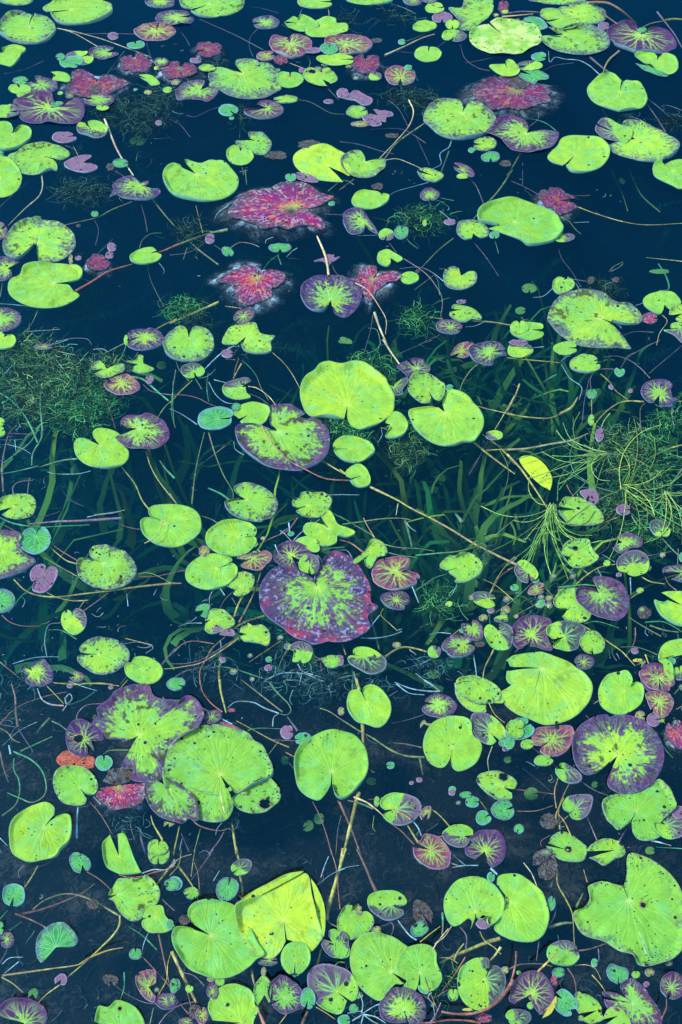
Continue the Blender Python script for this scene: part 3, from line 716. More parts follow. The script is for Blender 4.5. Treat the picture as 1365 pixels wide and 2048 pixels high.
S P 690 393 : 712 455 705 490 650 495 600 470 540 410 530 350 555 290 610 265 680 270 760 310 815 360 825 410 790 470 750 470 715 440 =round pad touching the big notched pad
G P 820 567 : 770 530 660 535 545 560 550 620 600 710 680 780 780 825 890 828 960 805 1040 795 1090 740 1120 680 1122 610 1090 540 1040 490 980 440 900 410 840 415 820 460 800 500 =big notched bright pad right of the largest plain pad
T E 856 378 30 25 0
G P 395 665 : 355 650 385 590 430 560 480 575 525 630 530 690 490 750 420 772 365 765 358 740 400 690 370 680
B E 1203 747 72 36 175 5
L P 940 100 : 920 120 865 135 900 70 940 38 1000 28 1045 40 1010 100 1005 130 960 150 910 140
V P 1180 100 : 1200 95 1280 85 1280 65 1240 30 1160 17 1080 30 1020 60 1005 100 1040 160 1110 190 1190 200 1200 160 1250 130 1310 120 1290 95
Y E 45 10 55 18 0
/ 10 c -1 : 340 0 400 100 465 190
/ 7 o -3 : 930 415 960 330 1020 240 1075 195
/ 11 y -1 : 240 1145 330 1190 450 1250 550 1310 680 1375
/ 10 y -12 : 1045 800 1180 910 1365 1045
/ 9 y -12 : 1110 735 1250 840 1370 970
/ 6 y -1 : 1070 515 1200 550 1365 585
/ 7 y -2 : 1205 710 1290 570 1365 440
/ 8 m -20 : 1010 1050 1080 930 1155 790
/ 6 y -2 : 1140 862 1240 855 1365 850
/ 12 y -10 : 700 490 740 530
/ 3 m -4 : 440 120 570 60 720 0
/ 3 b -1 : 210 105 290 70 325 0
/ 4 m -2 : 190 105 220 0
/ 9 y -4 : 0 1010 45 1045
/ 3 b -1 : 0 1207 155 1210
/ 4 c -1 : 440 1365 455 1275
/ 4 y -3 : 320 680 370 700
/ 3 o -2 : 1250 860 1305 970 1310 1080 1270 1220
/ 3 b -1 : 295 800 330 740 320 690
/ 3 m -30 : 760 100 770 150 820 175
/ 3 m -1 : 0 1095 75 1100
/ 3 b -1 : 400 480 455 475
@1015 680
B P 110 70 : 150 45 160 20 100 10 40 20 5 70 15 115 70 138 150 130 200 95 190 60 160 45
G E 455 68 97 50 0
S P 620 195 : 700 185 695 150 650 128 570 125 510 150 485 190 510 235 580 258 660 258 720 225 720 195 650 188 =small pad split in a dark and a bright half below the spade pad
T P 870 240 : 875 235 850 222 835 245 850 275 880 290 910 270 915 240 895 230
T E 660 423 40 38 90
S E 655 628 25 42 0
V P 1188 425 : 1175 450 1130 492 1080 470 1045 415 1060 360 1110 325 1190 310 1250 325 1285 360 1270 400 1290 450 1330 465 1280 500 1285 520 1230 522 1190 510 1185 440 =small veined pad at the right edge with a dark rim
W E 720 745 32 50 20
Q P 235 1040 : 335 1170 250 1120 150 1020 95 930 150 900 230 920 300 980 345 1060 350 1110 =yellow submerged pad standing on edge
W P 640 1210 : 610 1255 565 1190 620 1180 690 1190 710 1240 680 1295 630 1280
S P 540 1330 : 400 1300 450 1240 530 1240 620 1265 700 1310 750 1380 740 1430 640 1450 500 1440 440 1400 400 1340 =olive pad beside the grass tuft
W E 905 1330 55 40 0
W E 810 372 22 14 0 2 -30
W E 962 400 18 14 0
/ 8 y -1 : 690 655 750 580 840 510 930 480 1065 482
/ 10 c -1 : 0 855 150 845 330 815 500 785 630 730
/ 6 y -2 : 0 140 200 158 415 180
/ 5 m -1 : 655 385 650 300 690 240 760 225 830 228
/ 5 y -1 : 660 575 658 460
/ 5 y -1 : 730 265 800 330 850 400 940 465
/ 5 m -3 : 750 135 850 125 950 155 1040 220 1115 300
/ 3 m -2 : 885 215 940 140 1070 60 1190 0
/ 4 m -3 : 1110 260 1200 180 1365 45
/ 8 y -3 : 0 550 60 440 95 345
/ 7 y -2 : 0 578 150 600 320 610 420 575
/ 14 y -2 : 410 580 500 530 550 450
/ 6 n -2 : 1075 495 1040 540 1040 660 1065 800 1080 860
/ 11 y -5 : 0 895 100 1000 200 1140 320 1320
/ 4 e -1 : 590 750 510 830 490 920 530 1040 650 1120
/ 5 e -1 : 430 1005 560 1080 700 1150 860 1195
/ 5 e -1 : 545 895 700 915 900 910 1050 920
/ 6 y -1 : 550 905 720 880 900 905 1020 940 1120 1000
/ 5 b -1 : 600 820 750 885 900 900 1060 915
/ 6 e -1 : 1060 910 1100 830 1060 740
/ 7 y -1 : 770 1030 870 1000 1000 970
/ 5 e -1 : 900 1230 900 1100 950 1040 1090 990 1250 965
/ 10 e -1 : 1130 1365 1150 1200 1140 1060
/ 10 e -1 : 1270 1145 1320 1070 1365 1000
/ 8 y -1 : 1170 885 1250 850 1365 820
/ 4 e -1 : 1090 1010 1180 1120 1230 1230
/ 3 b -1 : 700 670 800 720 920 770
/ 4 b -1 : 1290 510 1285 600 1300 670
/ 6 y -1 : 1320 480 1380 475
/ 4 m -4 : 590 630 600 480 640 300
/ 4 b -4 : 420 190 490 300 580 370 560 470
/ 9 e -30 : 280 330 380 270
/ 3 b -1 : 200 60 290 52
/ 4 e -2 : 70 930 250 880 420 830 610 820
/ 3 r 1 : 465 1130 490 1180 530 1235
/ 4 m -2 : 380 1295 450 1310 560 1340
/ 5 b -1 : 420 165 460 130 490 125
@0 1020
G P 1295 108 : 1240 80 1185 60 1160 25 1175 -10 1230 -35 1340 -42 1450 -30 1540 20 1572 100 1560 180 1480 250 1400 285 1300 290 1200 260 1120 190 1098 110 1130 75 1180 70 1250 90 =plain bright pad with a white straw lying on it
T P 280 212 : 300 170 340 152 385 180 402 230 385 290 330 340 270 357 200 330 158 280 160 220 200 170 255 152 290 175 =small bluish heart-shaped pad left of the speckled cleft pad
N P 20 330 : -140 320 -120 230 -60 180 0 168 90 175 160 190 175 230 160 270 190 340 285 405 220 460 130 510 0 535 -100 500 -140 420 -140 350 =pointed purple-rimmed pad cut by the left edge
W P 342 510 : 300 545 250 555 240 500 270 450 325 433 360 450 358 480 385 450 430 450 455 495 430 560 370 630 310 650 260 625 270 575 =small mauve pad with two clefts at the left
M P 805 420 : 740 400 705 360 705 315 750 290 860 290 970 325 1040 390 1070 470 1040 550 960 600 850 622 740 605 660 560 615 510 605 440 635 395 700 395 760 408 =speckled cleft pad at the left above the long yellow stem
T E 5 712 118 90 180 10
B P 570 830 : 560 800 530 788 490 810 480 870 500 925 550 965 595 975 650 940 677 880 670 820 630 780 590 778 568 800 =small heart pad half grey half bright at the left
M P 770 1130 : 640 1120 625 1085 680 1030 780 998 880 1005 960 1045 1010 1110 1005 1180 940 1240 850 1285 750 1280 670 1240 615 1190 608 1155 640 1138 =grey-rimmed pad with bright veins at the lower left
G P 1098 1240 : 1030 1195 1060 1155 1130 1145 1210 1175 1265 1230 1270 1290 1220 1345 1140 1362 1060 1340 990 1290 975 1235 1000 1205 1040 1207
V P 255 1260 : 240 1215 310 1180 350 1175 400 1240 420 1290 400 1345 330 1375 250 1370 200 1340 215 1290 170 1255 185 1225
U P 600 1300 : 490 1230 540 1265 600 1260 660 1295 640 1335 580 1340 545 1310
/ 10 y -2 : 110 545 200 630 320 670 500 675 700 650 860 630 1100 595 1365 572
/ 6 y -1 : 365 640 440 680 560 710 690 705
/ 5 y -2 : 615 775 665 705
/ 6 m 0 : 655 790 750 720 845 648
/ 6 r -2 : 400 262 480 320 620 405
/ 7 y -3 : 390 285 450 340 520 395 600 420
/ 4 y -4 : 315 355 450 430 600 515
/ 5 r -2 : 15 820 80 875 180 905 320 905
/ 14 m -3 : 230 110 480 90 700 80 950 65
/ 8 e -2 : 0 60 120 110 300 135 500 125 700 115
/ 4 b 1 : 680 55 780 35 880 25 975 0
/ 5 c 4 : 1130 260 1200 220 1245 160 1262 70
/ 6 r -3 : 1080 520 1200 520 1365 490
/ 4 y -2 : 1075 505 1140 490 1210 505 1330 565
/ 4 y 0 : 980 1002 1190 1055
/ 4 b -1 : 960 1045 1080 1030 1200 1070 1140 1120
/ 4 b -1 : 370 1150 350 1020 380 900 480 880
/ 5 e -2 : 380 935 480 940 600 1010
/ 4 b -1 : 100 1200 250 1155 360 1145 460 1148
/ 5 r -3 : 0 1185 60 1235 150 1310
/ 6 y -2 : 420 1350 600 1350 880 1360
/ 8 m -4 : 1260 1215 1365 1080
/ 3 m -5 : 230 60 360 45 470 10
/ 5 o -8 : 260 30 285 95
/ 4 m -10 : 890 90 1000 135 1150 160
/ 4 b -2 : 990 650 1000 750
/ 5 c -2 : 1270 1245 1365 1235
/ 4 r -4 : 40 120 170 190
/ 3 e -1 : 940 1360 990 1300
@340 1020
G P 535 225 : 630 225 670 205 675 165 610 115 500 97 400 110 320 160 283 220 300 290 380 345 480 368 590 350 650 300 680 250 655 222 590 225 =bright pad above its near twin at the left of the mottled pad
G P 368 460 : 450 430 488 400 470 370 400 348 310 345 230 370 160 420 122 490 140 560 220 610 320 625 430 600 510 540 532 480 500 445 450 440 =veined bright pad just below its near twin
L E 270 330 40 42 -50
L P 645 385 : 600 400 540 395 532 375 600 355 680 345 750 332 800 365 790 410 740 455 700 485 640 480 580 465 555 440 580 415
U P 945 365 : 1010 480 930 465 840 420 810 370 850 300 900 262 970 262 1050 285 1110 350 1060 420
B P 1090 440 : 1080 505 1020 480 1008 420 1040 370 1100 358 1150 385 1168 440 1150 490 1110 515 1092 490 =tiny round teal pad in the notch of the big mottled pad
G P 1240 150 : 1225 130 1185 65 1190 35 1240 18 1280 60 1310 110 1370 140 1435 170 1440 195 1380 220 1310 210 1300 260 1240 285 1170 280 1120 240 1080 210 1040 160 1060 110 1120 100 1200 120 =torn fan-shaped bright pad above the big mottled pad
G P 1080 300 : 970 260 1010 230 1080 218 1140 245 1170 300 1160 340 1110 340 1060 300
S P 545 608 : 510 630 460 610 455 590 510 515 580 495 650 520 660 570 620 650 550 678 500 665 510 635
A P 1150 610 : 1130 570 1060 520 960 480 860 460 780 490 720 570 705 680 720 790 780 870 880 935 960 1000 1060 1030 1130 1062 1230 1045 1300 1060 1400 1050 1500 990 1560 920 1545 830 1620 760 1570 720 1560 600 1510 500 1440 400 1360 355 1270 345 1210 390 1180 450 1145 520 1140 570 =big mottled purple and green pad in the centre
T P 270 790 : 200 800 220 755 280 738 318 755 300 800 290 850 240 835
S P 320 860 : 275 870 300 810 340 785 420 790 480 830 508 880 480 920 430 945 330 970 275 940 280 890
W P 400 950 : 330 960 360 905 430 940 490 940 505 985 450 990 390 980
S P 600 975 : 545 960 560 920 600 905 610 885 650 910 720 905 770 945 785 1010 760 1062 700 1045 640 1035 580 1025 550 990 
B P 1040 1110 : 1010 1190 960 1185 970 1120 935 1090 970 1050 1040 1040 1100 1070 1115 1120 1090 1180 1040 1200 1015 1165
S E 1268 1183 82 50 200 3
T E 50 1360 72 52 -30
/ 14 y -8 : 395 1140 385 1260 390 1380
/ 8 r -1 : 240 1365 235 1260 280 1170 330 1080 430 990
/ 8 y -1 : 0 1240 120 1220 250 1190 400 1100 540 1000
/ 6 r -1 : 0 1130 80 1060 180 1025 340 1045
/ 6 m -1 : 0 1200 130 1195 260 1160 430 1060 550 985
/ 12 y -3 : 500 920 600 870 740 825
/ 10 o -2 : 540 880 600 770 660 640 710 490
/ 10 y -1 : 505 830 540 730 600 620
/ 4 m -1 : 385 780 430 700 520 625 640 590 710 588
/ 7 r -2 : 685 275 800 215 920 160 1000 60
/ 7 y -4 : 660 290 710 330
/ 6 b -1 : 950 250 900 190 860 160
/ 8 b -3 : 930 100 940 200
/ 7 b -1 : 960 245 1040 165 1170 75
/ 6 b 1 : 395 610 430 665
/ 5 r -3 : 0 498 60 480 125 470
/ 8 y -5 : 0 575 90 572
/ 6 b -3 : 340 625 310 680 310 740
/ 5 b -1 : 70 910 140 885 250 885
/ 4 b -1 : 350 1190 350 1215
/ 6 e -1 : 370 1220 500 1240 720 1310
/ 8 b -3 : 740 1330 850 1280 950 1270 1060 1280 1200 1340
/ 7 b -3 : 1000 1200 1040 1260 1180 1300
/ 6 r -3 : 1095 1175 1190 1168
/ 6 r -4 : 1180 1190 1185 1270
/ 5 y -2 : 620 1190 750 1100 870 1020
/ 6 e -1 : 840 1260 880 1150 950 1050
/ 5 b 1 : 820 270 850 340 920 400
/ 6 b -1 : 1130 590 1140 480 1190 420 1150 350
/ 6 e -1 : 1160 320 1250 300 1365 290
/ 4 b -1 : 850 850 920 785
/ 6 o -8 : 230 45 320 70 400 115
/ 5 e -1 : 1260 20 1365 75
/ 6 b -2 : 0 1140 80 1065
/ 7 m -4 : 20 1320 120 1260 260 1230
/ 6 b -2 : 1010 1365 1030 1270
@680 1020
S P 240 350 : 200 380 130 430 105 405 200 330 240 250 300 245 350 280 372 340 350 375 290 390 245 465 205 450 190 400
L P 440 480 : 480 480 530 455 540 385 460 362 370 375 280 420 248 500 280 580 380 625 480 632 560 605 600 580 590 545 625 540 600 515 530 490 =pink torn pad right of the big mottled pad
U P 440 705 : 480 735 520 740 545 710 530 665 480 645 400 640 340 660 318 700 370 760 440 780 500 775 510 745
D E 490 675 50 28 0
S P 925 455 : 840 475 785 450 790 415 850 365 900 375 940 350 1010 350 1080 385 1115 440 1090 510 1030 555 960 570 900 565 900 530 860 500 850 480 =bright pad with a ragged pink rim right of the centre
B P 1165 705 : 1215 700 1190 665 1130 645 1060 650 1032 680 1050 730 1100 760 1170 772 1210 750 1195 720
B E 1258 865 58 26 0
B P 178 1145 : 110 1130 105 1095 150 1070 240 1080 320 1130 365 1190 350 1250 290 1280 220 1280 160 1250 90 1210 62 1165 80 1140 130 1138 =small grey-veined pad with one bright half below the mottled pad
V P 970 1055 : 1030 1055 1055 1075 1030 1120 970 1150 890 1155 830 1120 795 1070 820 1020 880 985 960 985 1030 1010 1020 1040
V P 1035 930 : 1010 895 950 895 955 940 990 1000 1060 1025 1110 1010 1120 960 1090 890 1040 862 1025 900
B P 1235 960 : 1225 935 1170 900 1130 930 1135 1010 1180 1080 1250 1100 1320 1085 1350 1020 1340 940 1290 900 1240 905
L E 447 1055 34 20 0
B E 738 1108 52 48 60
Y E 732 1280 50 34 0
D E 1095 1050 40 20 0
W P 5 1180 : -20 1140 25 1150 25 1210 -20 1225
S P 1040 1350 : 920 1340 960 1320 1050 1315 1140 1335 1210 1390 1255 1450 1230 1500 1130 1530 1010 1500 930 1440 890 1370 910 1350
/ 12 y -2 : 580 0 720 70 880 160 1050 265 1200 340 1400 435
/ 8 e 1 : 590 355 760 340 900 325 1050 290 1180 220 1290 130 1380 60
/ 6 e 0 : 300 260 450 290 600 300 740 320
/ 5 e 0 : 370 330 450 350 600 370
/ 8 e 0 : 20 115 180 90 320 70 450 65 550 78
/ 5 e 0 : 0 45 120 120 240 190 280 235
/ 5 c 1 : 185 60 225 140 270 215
/ 8 r 0 : 0 232 90 260 190 335
/ 6 b -1 : 0 318 60 320 110 400
/ 8 e -1 : 585 635 680 570 750 525 835 500
/ 4 b -2 : 915 570 880 650 780 750
/ 7 b -2 : 165 995 280 1000 400 980 485 950
/ 4 y -1 : 450 945 380 880 320 820 340 770
/ 14 e -15 : 235 800 270 950 310 1090
/ 14 e -20 : 510 80 540 180 565 290
/ 12 o -4 : 110 1260 140 1380
/ 12 y -8 : 350 1150 420 1100 500 1070 590 1080 680 1105
/ 5 b 0 : 565 600 615 725
/ 6 y -1 : 1170 660 1230 530 1300 430 1365 365
/ 5 r -1 : 1180 640 1250 520 1355 450
/ 4 y 1 : 1120 540 1220 590 1350 700
/ 7 e -1 : 1200 815 1280 760 1365 695
/ 4 e -1 : 920 720 950 800 1000 860
/ 7 e -1 : 1165 810 1175 900
/ 6 y -3 : 840 1005 940 930
/ 5 b -3 : 700 970 780 955 870 965
/ 9 y -4 : 1115 1330 1130 1230 1200 1090
/ 7 b -5 : 1040 1130 1060 1230 1070 1310
/ 5 b -2 : 630 1205 720 1160
/ 5 b -2 : 590 1275 650 1320 720 1365
/ 5 e -1 : 0 1315 150 1275
/ 7 y -10 : 20 1040 50 1130
/ 5 b -1 : 240 910 310 820
/ 20 e -30 : 900 20 960 100
/ 18 e -30 : 1130 200 1260 10
@1015 1020
B P 160 490 : 165 550 155 580 100 560 60 510 58 450 100 400 150 410 210 450 240 510 220 555 180 558
L P 225 625 : 285 605 280 580 220 580 170 620 165 655 220 665 280 645 285 615
L E 325 692 30 20 -30
S P 525 350 : 480 370 430 350 430 300 470 260 540 238 630 240 650 300 680 350 712 385 660 430 570 458 500 445 470 410 490 370 * 527 308 22 =bright pad with a hole and a ragged bite at the right
V P 895 265 : 850 225 880 195 960 197 1030 225 1055 260 1030 300 960 310 920 340 870 342 832 310 840 275
B P 970 440 : 930 495 870 480 850 420 890 360 960 330 1040 335 1095 380 1105 450 1070 505 990 530 940 515 935 480
B P 1200 165 : 1200 215 1150 200 1115 150 1120 100 1180 85 1240 120 1270 170 1250 210 1205 205
U P 1365 490 : 1220 495 1215 460 1260 438 1365 440 1450 470 1430 550 1365 565 1280 540
N^ P 715 665 : 680 650 620 635 560 630 525 660 535 720 580 780 660 840 740 870 840 878 920 830 948 760 940 680 900 620 850 580 790 540 730 527 670 535 670 570 700 590 720 620 =dark purple kidney pad at the right with green veins
S P 500 755 : 460 790 390 785 355 730 380 680 440 630 520 615 600 625 680 650 660 800 625 870 560 885 480 880 430 845 450 810
G P 1365 750 : 1200 650 1260 638 1365 640 1440 660 1450 800 1430 900 1330 905 1240 860 1180 800 1145 710 1200 735 1250 710
U P 190 985 : 170 1040 100 1085 50 1050 35 980 50 900 120 845 220 822 310 845 345 885 320 940 300 960 320 1030 352 1090 300 1095 230 1070 175 1065 =magenta pad with bright yellow veins at the right
B P 440 1000 : 350 1020 300 980 320 920 400 880 490 880 570 900 612 945 580 1000 560 1060 530 1105 450 1115 370 1100 355 1070 400 1030
S P 655 1080 : 655 1140 600 1120 563 1060 570 1000 620 958 690 965 740 1010 757 1070 730 1130 670 1145
U E 600 1188 75 60 200 4
G^ P 260 1240 : 20 1240 0 1190 -15 1190 60 1145 150 1125 260 1120 370 1150 480 1195 540 1240 600 1290 655 1370 655 1450 620 1530 540 1610 430 1660 300 1680 180 1640 80 1600 0 1540 -40 1480 -40 1420 100 1438 210 1432 120 1400 20 1370 -10 1330 -5 1270 =largest bright pad at the lower right, torn at its left
G P 1380 1130 : 1290 1145 1185 1170 1185 1110 1220 1050 1290 1018 1400 1010 1450 1060 1420 1120
G P 1210 1220 : 1170 1190 1230 1175 1280 1220 1297 1330 1260 1330 1220 1280
U P 1165 1300 : 1290 1365 1220 1440 1120 1430 1050 1370 1035 1290 1070 1220 1150 1198 1230 1225 1290 1300 =dark purple pad beside a bright leaf at the right edge
B E 1345 1275 52 55 100
D E 1070 800 55 48 60
L E 1212 355 20 18 -60
E E 1015 1180 40 12 0
U P 1045 1200 : 1000 1220 1050 1180 1085 1185 1040 1245
S E 905 15 58 30 0
T E 1370 20 30 35 0
T E 1370 370 30 40 0
/ 6 y -1 : 0 470 40 450
/ 8 y -1 : 540 580 620 510 720 450 845 425
/ 10 e 0 : 400 605 500 595 600 585 700 595
/ 6 o -1 : 425 590 480 540 510 460
/ 7 y -1 : 570 890 680 960 800 1040 900 1110 1000 1215
/ 7 y -1 : 1045 520 1120 560 1230 578
/ 6 y -2 : 945 700 1025 650
/ 6 r -2 : 915 1140 970 1080 1000 1000 1000 920
/ 4 o -1 : 880 1070 1000 1070 1100 1100 1170 1130
/ 7 o -1 : 940 830 1050 900 1200 985
/ 8 e -1 : 1075 875 1200 870 1280 900 1365 950
/ 9 o -1 : 1110 900 1230 940 1340 955
/ 5 r -1 : 1230 520 1260 580 1320 630
/ 4 b -1 : 840 405 740 345
/ 4 m -1 : 710 350 780 300 820 210
/ 4 m -1 : 1090 360 1200 340 1280 320
/ 6 e -1 : 240 545 360 670
/ 6 e -1 : 0 740 110 650 200 565
/ 4 y -1 : 0 670 85 735
/ 5 o -2 : 50 830 180 760 300 695
/ 5 e 0 : 600 885 700 870 870 920
/ 4 y -1 : 190 158 330 115
/ 8 y 0 : 1080 1130 1105 1200
/ 5 e -1 : 950 10 1010 70 1095 165
/ 6 e -1 : 1210 220 1290 310 1365 380
/ 6 e -1 : 1180 60 1270 110 1365 200
/ 4 y -1 : 700 130 800 80 860 60
/ 5 o -1 : 1330 420 1335 300
/ 4 y -1 : 60 1110 90 1080
/ 7 y -3 : 1270 1200 1330 1145
/ 6 e -1 : 700 450 740 525
/ 6 b -1 : 960 530 965 660
@0 1360
N P 1085 440 : 1060 455 970 490 950 470 810 455 725 350 770 300 765 240 860 170 910 110 1000 65 1080 45 1165 50 1200 130 1260 165 1340 180 1420 180 1440 155 1490 150 1550 190 1590 260 1585 330 1540 400 1470 440 1400 480 1330 540 1290 600 1275 760 1200 795 1100 797 1030 780 1060 750 1040 700 965 690 955 655 1000 590 1020 540 1060 470 =ragged purple-edged pad behind the big lower left pad
C P 590 650 : 590 690 640 695 720 695 745 660 740 615 690 600 640 605 590 600 540 560 480 580 450 620 455 650 490 680 550 685 = salmon orange decayed pad at the lower left
U P 660 480 : 690 520 740 560 720 480 790 490 810 465 780 400 700 340 620 325 560 345 525 400 520 480 545 560 610 605 680 600 690 560 680 520 * 615 470 35 =purple pad with a hole and a fallen twig
T E 815 653 66 62 90
S P 625 850 : 680 930 660 970 590 980 500 960 440 890 418 800 440 720 500 685 590 680 680 705 740 760 768 830 750 890 700 900 660 885 =small speckled pad under the salmon pad
C P 920 830 : 1140 810 1130 870 1140 940 1060 1000 980 1020 880 1020 830 980 755 925 760 880 790 850 =red and white decayed pad at the lower left
D P 920 830 : 850 810 805 790 840 745 850 700 920 685 1010 700 1050 750 1000 800
N P 1330 860 : 1230 790 1160 800 1130 850 1140 930 1180 1010 1260 1080 1380 1120 1430 1130 1480 1100 1520 1120 1560 1090 1500 900 1300 780
G P 348 1150 : 425 1060 428 1000 390 970 320 965 220 1000 120 1090 85 1160 80 1250 95 1340 150 1390 240 1420 350 1400 440 1380 480 1330 540 1270 562 1180 555 1080 510 1055 440 1075 =bright cleft pad at the lower left with a slit
G P 930 1380 : 860 1210 810 1270 805 1350 830 1450 900 1500 1000 1525 1100 1510 1090 1480 1040 1370 980 1210 920 1205 =bright pad with its side bitten off at the lower left
S E 1235 1310 80 62 80
L P 1320 1120 : 1280 1150 1290 1110 1330 1115 1365 1125 1320 1150
W E 548 50 22 14 0
W E 870 60 20 14 0
T E 600 1365 35 14 0
D E 755 298 28 25 90
/ 12 n -2 : 95 30 120 130 125 250 145 370
/ 4 m -1 : 145 380 200 470 255 560 200 610 0 750
/ 9 n -1 : 0 560 30 680 70 800
/ 9 e -4 : 110 560 240 620 330 710 365 830 340 910 250 955 160 920 60 880
/ 9 e -5 : 110 610 110 700 150 780 155 880 120 980 20 1060
/ 8 b 0 : 295 65 330 150 400 190 500 200
/ 8 b 2 : 510 140 545 105 565 145 525 190 510 140
/ 6 b 1 : 525 190 490 240
/ 4 y -1 : 365 45 430 110 500 185
/ 6 r -2 : 0 345 100 240 200 180 350 130 520 95
/ 4 e -1 : 530 195 650 155 740 95
/ 4 y 0 : 415 20 580 35 780 25 930 45
/ 6 m -1 : 600 325 610 260 680 195 800 185
/ 3 m -1 : 0 345 130 370
/ 3 b -1 : 20 515 150 400 290 330
/ 4 y -1 : 0 375 60 410 110 470 160 490
/ 7 e 1 : 810 580 860 550 1000 548
/ 3 y 3 : 545 450 700 400
/ 12 b -4 : 610 985 600 1120 600 1240
/ 5 r -3 : 700 950 780 1040 880 1205
/ 10 y -6 : 1180 1060 1200 1130 1270 1250
/ 5 b -1 : 730 910 790 970
/ 4 m -1 : 1020 1130 1050 1250
/ 14 m -20 : 1090 1150 1110 1260 1140 1365
/ 8 e -3 : 160 560 280 500 410 440
/ 10 b -1 : 70 510 85 580
/ 4 b -1 : 0 1230 60 1290
/ 4 y 0 : 920 90 960 40 1000 0
/ 4 b -1 : 540 10 640 50 760 85
/ 7 e -8 : 410 320 470 350 520 390
/ 14 o -30 : 290 410 340 350 390 300
/ 4 m -2 : 690 560 740 610
@340 1360
S P 395 745 : 460 820 530 890 660 830 790 770 800 690 770 600 720 510 660 475 610 415 500 370 380 350 300 350 190 390 100 430 30 490 -30 570 -55 690 -50 800 -20 900 60 990 170 1060 290 1105 400 1108 460 1075 495 1000 485 930 430 820 =largest speckled pad at the lower left with dark spots
S P 560 885 : 520 905 490 940 510 990 570 1030 650 1048 740 1040 800 1000 855 950 862 880 830 820 770 775 700 785 620 840 * 740 975 42 =small pad with a big round hole
G P 1262 720 : 1255 830 1200 910 1150 940 1060 900 1000 830 975 730 975 620 1020 520 1110 450 1200 405 1320 398 1430 425 1500 490 1540 580 1548 680 1520 770 1450 860 1380 920 1330 932 1290 900 1270 830 =round bright pad with its notch pointing down
U E 335 290 75 50 200 3 20
W E 915 410 50 52 0
T E 1040 465 66 45 180 5 10
B E 40 50 80 62 160
L E 1338 245 25 30 0
Y P 1080 1130 : 1040 1150 1060 1100 1110 1100 1120 1150 1080 1178 1040 1170
Y E 1165 1080 42 44 0
Y E 900 625 30 32 0
S E 470 855 18 15 0
C E 485 237 30 14 0
C E 470 362 85 16 0 2 -20
/ 7 r 0 : 235 0 255 90 320 180 410 250
/ 12 y -4 : 390 0 400 100 440 260
/ 7 y -4 : 520 320 640 385 790 465 930 525
/ 8 o -10 : 560 0 700 110 880 250
/ 5 e -1 : 610 395 700 378 870 383
/ 5 r -1 : 800 465 980 472
/ 5 o -2 : 765 590 850 480
/ 8 e -1 : 780 20 840 100 920 180 945 240 910 275 840 260
/ 6 b -1 : 800 360 810 290 850 265
/ 10 b -1 : 250 220 340 270 490 345
/ 7 b -1 : 450 220 520 170 650 175 740 220 850 260
/ 14 y -4 : 490 1130 500 1220 525 1365
/ 7 r -1 : 160 1080 240 1140 380 1175 470 1155
/ 6 o -4 : 190 1340 240 1160
/ 9 y -5 : 30 1365 75 1140
/ 6 r -5 : 1115 950 1190 1100 1265 1365
/ 5 m -10 : 1340 1060 1310 1180 1295 1365
/ 5 r -3 : 1310 940 1365 1060
/ 8 m -15 : 295 1365 380 1260 420 1190
/ 4 y 0 : 905 565 980 605
/ 6 o -3 : 1170 220 1250 250 1365 330
/ 5 m -15 : 90 1200 150 1340
/ 10 m -25 : 920 290 1000 400
/ 4 m -8 : 930 645 965 690
/ 4 b -1 : 80 1330 95 1240
/ 4 b 2 : 150 630 180 670 255 697
/ 6 c 3 : 390 850 405 950 430 1040
/ 4 e 1 : 120 850 170 840 230 865 340 878
/ 3 b -1 : 360 1210 370 1160 410 1110
/ 5 e -60 : 985 870 990 980 1040 1130
@680 1360
G P 210 175 : 175 115 140 82 80 100 57 170 70 250 130 325 200 345 290 372 350 345 395 270 395 180 350 110 290 65 230 52 190 65 178 95 =small heart-shaped bright pad with a nibbled lower edge
V P 750 195 : 665 175 680 145 760 108 840 130 900 180 912 220 870 270 800 300 730 290 660 260 642 220 670 195
S P 1140 180 : 1280 190 1270 120 1220 60 1140 10 1040 -30 930 -10 900 60 910 130 960 200 1040 250 1135 265 1130 220 =speckled pad with dark tears left of the largest lower right pad
L P 655 345 : 630 380 630 345 660 315 680 340 715 345 700 370
G P 875 540 : 860 620 820 680 770 688 700 650 660 570 652 490 680 400 740 330 820 295 890 290 970 310 1020 350 1035 430 1095 490 1105 550 1070 640 1010 690 930 717 880 690 865 630 =round bright pad with a deep notch right of centre at the bottom
B P 1170 410 : 1220 485 1180 512 1110 490 1050 430 1022 350 1030 280 1090 263 1170 280 1240 330 1290 400 1290 460 1240 475 =two-tone pad touching the round deep-notched pad
S E 1370 395 75 78 0
T E 1295 500 60 40 0
S P 1275 840 : 1340 885 1340 930 1280 940 1200 925 1110 850 1070 790 1090 740 1160 715 1240 712 1320 750 1380 800 1360 858 * 1275 760 34 =small pad with black holes in its upper edge
T E 1275 1025 92 82 20
B P 440 1010 : 360 1020 320 990 318 950 370 905 440 890 520 900 600 940 635 990 620 1050 560 1110 480 1138 400 1120 340 1070 360 1040 =grey-veined pad crossed by a brown stem
L P 690 1035 : 640 1095 625 1050 660 1000 710 995 705 1060 680 1095
S E 290 950 22 40 0
T E 985 903 48 26 0
T E 1035 955 56 42 0
T E 1120 1080 60 54 30
B P 965 1225 : 1040 1215 1030 1170 960 1140 880 1145 820 1180 798 1220 830 1270 890 1305 970 1310 1010 1270 1000 1240 
U P 1130 1340 : 1060 1400 990 1365 980 1310 1010 1240 1080 1185 1160 1172 1230 1185 1280 1250 1290 1340 1260 1420 1190 1460 1150 1420 =round purple pad at the lower right of centre
